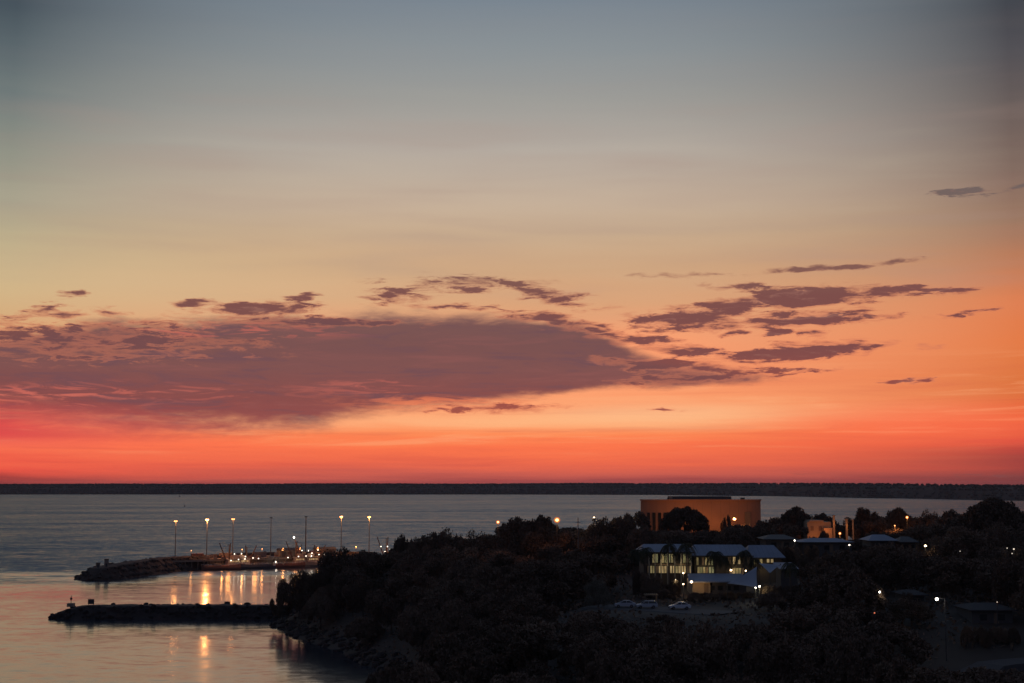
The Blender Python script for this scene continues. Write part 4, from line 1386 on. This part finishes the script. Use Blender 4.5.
def leafy(n_leaf, shape, seed, leaf=(.35, .75)):
    """crown mesh of unit-ish size: radius 1 horizontally, height from 0 to 1"""
    rn = random.Random(seed); b = MB()
    clumps = []
    if shape == 'dome':
        for q_i in range(64):
            a, r = q_i * 2.39996 + rn.uniform(-.25, .25), math.sqrt((q_i + .5) / 64) * .86
            z = (1 - (r / .95) ** 2) ** .5 * (rn.uniform(.78, .88) if rn.random() < .8 else rn.uniform(.3, .8))
            clumps.append((r * math.cos(a), r * math.sin(a), .08 + z, rn.uniform(.12, .18)))
    elif shape == 'ragged':
        for _ in range(17):
            a, r = rn.uniform(0, 2 * math.pi), rn.random() ** .6 * .8
            z = rn.uniform(.15, .88) * (1 - .4 * r)
            clumps.append((r * math.cos(a), r * math.sin(a), z, rn.uniform(.13, .26)))
    elif shape == 'tall':
        for _ in range(18):
            a, z = rn.uniform(0, 2 * math.pi), rn.uniform(.05, .9)
            r = rn.random() ** .5 * .75 * (1 - .55 * z)
            clumps.append((r * math.cos(a), r * math.sin(a), z, rn.uniform(.13, .26)))
    else:
        for _ in range(20):
            a, r = rn.uniform(0, 2 * math.pi), rn.random() ** .5 * .75
            z = rn.uniform(.2, .8) * (1 - .3 * r * r) + .05
            clumps.append((r * math.cos(a), r * math.sin(a), z, rn.uniform(.2, .32)))
    for _ in range(n_leaf):
        c_ = rn.choice(clumps)
        v = Vector((rn.gauss(0, 1), rn.gauss(0, 1), rn.gauss(0, 1))).normalized() * (c_[3] * (rn.random() ** .35) * (1.0 if shape == 'dome' else rn.choice((1, 1, 1, 1.18))))
        p_ = Vector((c_[0] + v.x, c_[1] + v.y, c_[2] + v.z * .8))
        s_ = rn.uniform(*leaf) * .068
        q = Matrix.Rotation(rn.uniform(0, 6.28), 3, Vector((rn.gauss(0, 1), rn.gauss(0, 1), rn.gauss(0, 1))).normalized())
        b.poly([p_ + q @ Vector((s_, 0, 0)), p_ + q @ Vector((0, s_ * .55, 0)), p_ + q @ Vector((-s_, 0, .2 * s_)), p_ + q @ Vector((0, -s_ * .55, 0))])
    zs = sorted(v[2] for v in b.v); hi_, lo_ = zs[int(len(zs) * .998)], zs[int(len(zs) * .01)]
    rs = sorted(math.hypot(v[0], v[1]) for v in b.v); rr_ = rs[int(len(rs) * .985)]
    b.v = [(v[0] / rr_, v[1] / rr_, (v[2] - lo_) / (hi_ - lo_)) for v in b.v]
    clumps = [(c_[0] / rr_, c_[1] / rr_, (c_[2] - lo_) / (hi_ - lo_), c_[3]) for c_ in clumps]
    return b, clumps


def raw_build(b, name, m):
    me = bpy.data.meshes.new(name); me.from_pydata([tuple(v) for v in b.v], [], b.f); me.materials.append(m); return me


PROTO = {}
for shape in ('dome', 'ragged', 'tall', 'round'):
    PROTO[shape] = []
    for k in range(4):
        cb, cl = leafy(15000 if shape == 'dome' else 9000, shape, {'dome': 10, 'ragged': 20, 'tall': 30, 'round': 40}[shape] + k)
        tb = MB(); rn = random.Random(k)
        # trunk below the crown (unit: crown height 1 starts at z = 0) and limbs into the clumps
        tb.tube((0, 0, -1.2), (0, 0, .25), .055, .035, 7)
        for c_ in cl[:9]:
            midp = Vector((c_[0] * .4, c_[1] * .4, c_[2] * .5))
            tb.tube((0, 0, rn.uniform(-.12, .12)), midp, .028, .018, 5).tube(midp, (c_[0], c_[1], c_[2]), .018, .006, 5)
        PROTO[shape].append((raw_build(cb, 'crown', M_LEAF), raw_build(tb, 'trunk', M_BARK)))
PROTO_GREY = (PROTO['round'][0][0].copy(), PROTO['round'][0][1])
PROTO_GREY[0].materials[0] = M_LEAF2


def tree(x, y, top, rad, shape, label, group, name='tree', trunk=.28, proto=None, cat='tree', zbase=None):
    z0 = gz(x, y) if zbase is None else zbase
    H = top - z0
    ch, th_ = proto or rt.choice(PROTO[shape])
    root = bpy.data.objects.new(name, None); COL.objects.link(root)
    root.location = (x, y, z0 - .2); root.rotation_euler = (0, 0, rt.uniform(0, 6.28))
    tag(root, label, cat, group)
    tk = H * trunk; chh = H - tk
    for nm, me in (('crown', ch), ('trunk', th_)):
        o = bpy.data.objects.new(nm, me); COL.objects.link(o); o.parent = root
        o.location = (0, 0, tk); o.scale = (rad, rad, chh)
        if nm == 'trunk': o.scale = (rad, rad, max(chh, tk / 1.15))
    return root


SKY = [(270, 600), (276, 596), (283, 581), (300, 571), (325, 569), (335, 557), (345, 550), (360, 552), (378, 551.5), (392, 547), (400, 541), (412, 541), (430, 535), (445, 531),
       (460, 537), (475, 533), (500, 526), (520, 520), (545, 518.5), (560, 523), (572, 527), (584, 526), (600, 521), (615, 519.5), (640, 518), (760, 522), (775, 516), (790, 510), (805, 510), (815, 516),
       (832, 517), (848, 521), (860, 512), (875, 516), (888, 511), (903, 510), (915, 515), (930, 516), (945, 513), (960, 513), (975, 505), (990, 501), (1005, 500), (1024, 508), (1100, 508)]
# what must stay in view: x0, x1, farthest distance of trees in front of it, lowest row those may reach up to
KEEP = [(608, 660, 303, 611), (634, 694, 296, 614), (641, 694, 338, 588), (634, 646, 338, 566), (690, 760, 318, 592), (724, 800, 340, 590), (640, 672, 470, 528), (704, 764, 470, 524), (672, 704, 470, 530), (744, 798, 360, 562),
        (763, 800, 364, 547), (798, 856, 370, 550), (812, 834, 428, 537), (832, 856, 424, 531), (868, 920, 374, 543), (966, 1016, 262, 626), (900, 928, 284, 598), (694, 745, 300, 600),
        (880, 900, 412, 529), (836, 846, 420, 537), (572, 584, 364, 540), (686, 748, 286, 624), (950, 1040, 262, 668)]


def sky_row(px_):
    for (a, u), (b_, v) in zip(SKY, SKY[1:]):
        if px_ <= b_: return u + (v - u) * (px_ - a) / (b_ - a) if px_ >= a else u
    return SKY[-1][1]


BLD = [(X_(636, 335), X_(790, 335), 328, 366), (hl - 4, hr + 4, 468, 505), (X_(686, 320), X_(752, 320), 314, 334), (X_(722, 310), X_(800, 310), 302, 328), (X_(763, 372), X_(800, 372), 366, 386),
       (X_(798, 376), X_(858, 376), 370, 388), (X_(866, 380), X_(921, 380), 374, 394), (X_(962, 268), X_(1020, 268), 262, 282), (X_(899, 290), X_(929, 290), 285, 302), (vx0 - 3, X_(858, VY), 424, 446),
       (14, 28, 290, 308), (26, 44, 280, 303), (X_(648, 305), X_(654, 305), 302, 308)]


def place_ok(x, y, r):
    for (a, b_, c_, d_) in BLD:
        if a - r * .6 < x < b_ + r * .6 and c_ - r * .6 < y < d_ + r * .6: return False
    return True


def cap_top(x, y, r, top):
    """lowest allowed crown top so that what the photograph shows stays visible"""
    px_, _ = proj((x, y, top)); pr = r * F / y
    rows = [max(sky_row(px_ + k * pr) for k in (-.4, 0, .4)) + rt.uniform(0, 4)]
    for (a, b_, dmax, row) in KEEP:
        if y < dmax and a < px_ + pr * 1.02 and b_ > px_ - pr * 1.02:
            rows.append(row)
    for (lx, ly, lY) in lamps_keep:
        if y < lY + 2 and abs(px_ - lx) < pr + 2:
            rows.append(ly + 5)
    row = max(rows)
    return min(top, at_y(px_, row, y).z)


def zone(x, y):
    px_, _ = proj((x, y, gz(x, y)))
    if y > 410: return 'hilltop' if px_ > 600 else 'back_ridge'
    if px_ < 400: return 'shore'
    if y > 355: return 'ridge' if px_ < 640 else 'behind_offices'
    if px_ < 600: return 'slope_mid' if y > 270 else 'slope_low'
    if px_ < 800: return 'below_offices' if y < 300 else 'office_garden'
    return 'right_mid' if y > 300 else 'right_low'


ZL = {'hilltop': ('dark {k} tree on the hilltop around the orange lit hall and villa', 'trees on the hilltop around the hall'),
      'back_ridge': ('dark {k} tree on the back of the wooded ridge above the harbour', 'trees on the back of the ridge'),
      'shore': ('dark {k} tree on the steep bank just above the harbour shore', 'trees along the shore bank'),
      'ridge': ('dark {k} tree along the wooded ridge left of the hall', 'trees along the ridge left of the hall'),
      'behind_offices': ('dark {k} tree between the blue roofed offices and the hall', 'trees between the offices and the hall'),
      'slope_mid': ('black {k} tree on the unlit slope left of the parked cars', 'trees on the slope left of the cars'),
      'slope_low': ('black {k} tree at the foot of the slope along the bottom centre', 'trees at the foot of the slope'),
      'below_offices': ('black {k} tree in the hollow below the car park', 'trees below the car park'),
      'office_garden': ('dark {k} tree in the garden beside the lit offices', 'trees in the office garden'),
      'right_mid': ('black {k} tree among the dim houses on the right slope', 'trees among the houses on the right'),
      'right_low': ('black {k} tree near the street lamps at the lower right', 'trees at the lower right')}
KN = {'dome': 'dome crowned', 'ragged': 'ragged', 'tall': 'tall', 'round': 'round crowned'}
placed = []
count = 0
cands = []
yv = 196.0
while yv < 470:
    sp = 12.5 if yv < 330 else 12.0
    xw = (1024 + 40 - 512) / F * yv
    xv = (330 - 512) / F * yv if yv > 290 else -60
    xv = max(xv, -90)
    while xv < xw:
        cands.append((xv + rt.uniform(-4, 4), yv + rt.uniform(-4, 4))); xv += sp
    yv += sp * .92
for (x, y) in cands:
    d = sdist(x, y)
    if d < 2.0: continue
    r = rt.uniform(5.6, 8.6) if y > 240 else rt.uniform(5.0, 7.5)
    if d < 12: r = min(r, 5.2)
    if not place_ok(x, y, r): continue
    z0 = gz(x, y)
    top = z0 + rt.uniform(7.5, 12.5)
    top = cap_top(x, y, r, top)
    H = top - z0
    if H < 3.0: 
        r2 = min(r, 3.6); top2 = cap_top(x, y, r2, z0 + 6)
        if top2 - z0 < 1.6: continue
        top, r, H = top2, r2, top2 - z0
    r = min(r, H * .85)
    px_, py_ = proj((x, y, top))
    if px_ < 262 or px_ > 1024 + r * F / y or py_ > 700: continue
    shape = rt.choices(('dome', 'ragged', 'tall', 'round'), (5, 4, 0, 5))[0]
    zk = zone(x, y); lb, gp = ZL[zk]
    tree(x, y, top, r, shape, lb.format(k=KN[shape]), gp)
    count += 1
print('trees scattered', count)

# particular trees of the skyline: px, top row, half width in px, distance, shape, label
SPEC = [(283, 580, 9, 436, 'ragged', 'ragged tree leaning over the harbour water, leftmost of the headland'),
        (300, 571, 14, 428, 'round', 'round tree second from the left end of the headland, against the harbour'),
        (322, 568, 14, 420, 'round', 'low bushy tree in front of the moored trawlers reflections'),
        (341, 549.5, 13, 424, 'round', 'taller round tree that hides the landward end of the wharf'),
        (364, 551.5, 13, 422, 'dome', 'flat domed tree below the lit mast nearest the ridge'),
        (401, 535.5, 6, 415, 'ragged', 'thin spiky tree top standing clear right of the hidden trawler'),
        (413, 540.5, 7, 412, 'ragged', 'small spiky tree right of the thin spiky one on the ridge'),
        (432, 533.5, 13, 405, 'ragged', 'uneven topped tree on the left shoulder of the ridge'),
        (447, 530.5, 12, 402, 'round', 'highest tree of the left shoulder of the ridge'),
        (477, 532.5, 14, 398, 'round', 'broad tree left of the left orange street lamp'),
        (520, 518.5, 12, 396, 'ragged', 'tufted tree top between the two orange street lamps'),
        (542, 517, 14, 394, 'dome', 'wide tree just left of the large orange lamp'),
        (606, 518, 15, 392, 'round', 'round tree behind the small pale lamp on the ridge'),
        (624, 515, 8, 398, 'ragged', 'thin branched tree standing left of the hall'),
        (636, 513, 5, 400, 'ragged', 'spiky tree top touching the left corner of the hall'),
        (727, 516, 6, 452, 'ragged', 'narrow pointed tree before the middle of the orange hall'),
        (770, 519, 16, 440, 'round', 'tree crowding the right corner of the orange hall'),
        (795, 508, 12, 442, 'dome', 'domed tree standing against the sea right of the hall'),
        (822, 514.5, 17, 446, 'dome', 'wide low domed tree directly behind the villa'),
        (862, 508.5, 8, 440, 'ragged', 'pointed tree top right of the lit pillars'),
        (872, 513, 12, 440, 'round', 'round tree right of the pointed one on the right hilltop'),
        (898, 509, 12, 436, 'dome', 'domed tree behind the bright street lamp on the right hilltop'),
        (930, 512, 15, 434, 'round', 'broad tree right of the bright street lamp on the right hilltop'),
        (950, 510.5, 11, 434, 'ragged', 'uneven tree left of the great domed tree at the right edge')]
for (px_, row, hw, Y, shape, lb) in SPEC:
    p = at_y(px_, row - 1.0, Y)
    z0 = gz(p.x, p.y)
    tree(p.x, p.y, max(p.z, z0 + 4), (hw * Y / F * (1.1 if Y > 445 else 1.35) if Y > 445 or px_ < 330 or 395 < px_ < 420 else max(hw * Y / F * 1.1, .44 * (max(p.z, z0 + 4) - z0))), shape, lb, 'trees standing out on the skyline', trunk=.2)
p = at_y(685, 506.8, 445); tree(p.x, p.y, p.z, 25 * 445 / F, 'dome', 'great dome shaped tree standing in front of the orange hall', 'large domed trees', trunk=.38)
p = at_y(993, 498.2, 400); tree(p.x, p.y, p.z, 33 * 400 / F, 'dome', 'huge domed tree against the sea at the right edge', 'large domed trees', trunk=.42)
p = at_y(1030, 516, 402); tree(p.x, p.y, p.z, 16 * 400 / F, 'round', 'tree cut by the right edge beside the huge domed one', 'trees standing out on the skyline', trunk=.12)
p = at_y(598, 577.5, 300); tree(p.x, p.y, p.z, 2.7, 'round', 'pale grey leaved tree left of the parked cars', None, trunk=.15, proto=PROTO_GREY)
p = at_y(652, 573, 325); tree(p.x, p.y, p.z, 2.8, 'round', 'dark round bush against the left end of the lit windows', None, trunk=.1, name='bush', cat='bush')
p = at_y(675, 577.5, 319); tree(p.x, p.y, p.z, 1.7, 'round', 'bush lit green by a lamp before the offices', None, trunk=.1, name='bush', cat='bush')
p = at_y(764, 584, 307); tree(p.x, p.y, p.z, 1.5, 'round', 'small bush lit by the lamps under the shade sails', None, trunk=.1, name='bush', cat='bush')


for (x0_, x1_, row, Y, lb, gp) in ((765, 800, 545.5, 364, 'dark bushy tree screening the beige walled house', 'trees before the beige walled house'),
                             (800, 820, 544, 369, 'dark bushy tree screening the long low house, on its left', 'trees before the long low house'),
                             (822, 856, 550.5, 368, 'dark bushy tree screening the long low house, on its right', 'trees before the long low house on the right'),
                             (862, 922, 544.5, 372, 'dark bushy tree screening the two sloping roofed houses', 'trees before the sloping roofed houses'),
                             (962, 1018, 625, 258, 'dark bush below the dim grey house at the lower right', 'bushes below the dim grey house'),
                             (900, 912, 591.5, 282, 'dark tree hiding the left half of the low house by the white street lamp', 'trees before the low house'),
                             (690, 752, 590.5, 312, 'dark bush in front of the low annex', 'bushes in front of the annex'),
                             (764, 800, 584, 303, 'dark bush below the kiosk and the sails', 'bushes below the kiosk'),
                             (634, 642, 566, 328, 'dark tree covering the left end of the offices', 'trees at the left end of the offices'),
                             (645, 668, 583, 322, 'dark round tree below the left windows of the offices', 'trees below the left windows'),
                             (818, 830, 530, 424, 'dark tree covering the lower right corner of the villa', 'trees at the corner of the villa'),
                             (800, 862, 556, 360, 'dark tree on the slope right of the kiosk', 'trees right of the kiosk')):
    n_ = max(1, round((x1_ - x0_) / 9))
    for i in range(n_):
        px_ = x0_ + (i + .5) * (x1_ - x0_) / n_
        p = at_y(px_, row + rt.uniform(0, 1.5), Y + rt.uniform(-1.5, 1.5))
        if p.z - gz(p.x, p.y) < 1.0: p.z = gz(p.x, p.y) + 1.0
        tree(p.x, p.y, p.z, rt.uniform(6.5, 9) * Y / F, rt.choice(('round', 'ragged', 'dome')), lb, gp, trunk=.1)


# palms
def make_palm(n_f=16, seed=0):
    rn = random.Random(seed); fb = MB()
    for k in range(n_f):
        a = 2 * math.pi * k / n_f + rn.uniform(-.15, .15); lift = rn.uniform(-.2, 1.0)
        pts = []
        for i in range(7):
            t = i / 6; rr = t * (1 - .12 * t)
            pts.append(Vector((math.cos(a) * rr, math.sin(a) * rr, lift * t - (1.1 + .3 * lift) * t * t)))
        side = Vector((-math.sin(a), math.cos(a), 0))
        for i in range(6):
            p0, p1 = pts[i], pts[i + 1]
            for q in range(2):
                c_ = p0.lerp(p1, q / 2 + .1)
                ln_ = .30 * (1 - abs(2 * (i + q / 2) / 6 - 1) ** 2 * .75)
                for s_ in (-1, 1):
                    e_ = c_ + side * s_ * ln_ + (p1 - p0) * .9 - Vector((0, 0, ln_ * .55))
                    w_ = (p1 - p0) * .42
                    fb.poly([c_, c_ + w_, e_ + w_ * .2])
        fb.tube(pts[0], pts[3], .016, .012, 4); fb.tube(pts[3], pts[6], .012, .005, 4)
    return raw_build(fb, 'fronds', M_PALM)


PF = [make_palm(17, 1), make_palm(14, 2), make_palm(19, 3)]
tb = MB()
for i in range(6): tb.tube((0.02 * math.sin(i), 0, i / 6), (0.02 * math.sin(i + 1), 0, (i + 1) / 6), .115 - .009 * i, .11 - .009 * i, 8)
PT = raw_build(tb, 'trunk', M_BARK)
palms = [(668.5, 549, 334, 2.5, 'tall dark palm before the left windows of the offices'), (686, 549, 334, 2.6, 'tall dark palm before the pale columns of the offices'), (715, 557, 334, 2.5, 'palm before the green lit windows'),
         (744, 556, 330, 2.6, 'palm between the annex roof and the offices eaves'), (645, 551, 332, 2.4, 'palm at the left end of the blue roof'), (636, 553, 333, 2.2, 'palm left of the offices, leftmost of the row'),
         (755, 561, 332, 1.8, 'small palm beside the top of the peaked sail'), (725, 560, 335, 1.9, 'small palm above the annex roof'),
         (790, 566, 308, 2.0, 'palm before the small kiosk')]
for i, (px_, row, Y, r_, lb) in enumerate(palms):
    r_ += .3
    p = at_y(px_, row - (5 if i < 4 else 3), Y); z0 = gz(p.x, p.y); h = p.z - z0
    root = thing('palm_tree', lb, 'palm', (p.x, p.y, z0 - .2), rt.uniform(0, 6), 'palms around the offices')
    o = bpy.data.objects.new('fronds', PF[i % 3]); COL.objects.link(o); o.parent = root; o.location = (0, 0, h); o.scale = (r_, r_, r_)
    o = bpy.data.objects.new('trunk', PT); COL.objects.link(o); o.parent = root; o.scale = (1.5, 1.5, h + .2)

# rocks at the foot of the bank and low scrub over the ground
b = MB(); rn = random.Random(5)
for p, q in zip(shore[3:14], shore[4:15]):
    n_ = int((q - p).length * 1.6)
    for _ in range(n_):
        c_ = p.lerp(q, rn.random()); s_ = rn.uniform(.4, 1.5)
        x_, y_ = c_.x + rn.gauss(0, 1.6) + .8, c_.y + rn.gauss(0, 1.6)
        b.ball((x_, y_, max(-.2, gz(x_, y_) + .1)), s_, rn.uniform(.5, .8), 6, 4, .3)
tag(b.build('shore_rocks', M_ROCK), 'jumbled dark rocks along the foot of the headland', 'rocks', kind='stuff')
b = MB()
for _ in range(34000):
    y_ = rn.uniform(196, 440); x_ = rn.uniform(-80, (1060 - 512) / F * y_)
    if sdist(x_, y_) < 1.0 or not place_ok(x_, y_, .5): continue
    if any((Vector(q1) - Vector((x_, y_))).length < 9 for q1 in ((90, 212), (78, 228), (72, 240), (82, 248), (96, 250), (110, 252), (122, 251), (136, 250), (150, 250))): continue
    z_ = gz(x_, y_) + rn.uniform(.05, 1.1)
    s_ = rn.uniform(.25, .65)
    q = Matrix.Rotation(rn.uniform(0, 6.28), 3, Vector((rn.gauss(0, 1), rn.gauss(0, 1), rn.gauss(0, 1))).normalized())
    p_ = Vector((x_, y_, z_))
    b.poly([p_ + q @ Vector((s_, 0, 0)), p_ + q @ Vector((0, s_ * .6, 0)), p_ + q @ Vector((-s_, 0, 0)), p_ + q @ Vector((0, -s_ * .6, 0))])
me = raw_build(b, 'undergrowth', M_LEAF); o = bpy.data.objects.new('undergrowth', me); COL.objects.link(o)
tag(o, 'low dark scrub covering the ground between the trees', 'undergrowth', kind='stuff')

# ------------------------------------------------------------------ dusk haze over the bay
hm = bpy.data.materials.new('haze_air'); hm.use_nodes = True
ht = hm.node_tree; ht.nodes.clear()
ho = ht.nodes.new('ShaderNodeOutputMaterial'); hv = ht.nodes.new('ShaderNodeVolumePrincipled')
hv.inputs['Color'].default_value = (.9, .9, .92, 1); hv.inputs['Density'].default_value = .000036; hv.inputs['Anisotropy'].default_value = 0.0
ht.links.new(hv.outputs[0], ho.inputs['Volume'])
hz = MB().box((-1500, 3400, 24), (11000, 7800, 64)).build('haze', hm)
tag(hz, 'thin evening haze over the bay', None, kind='stuff')
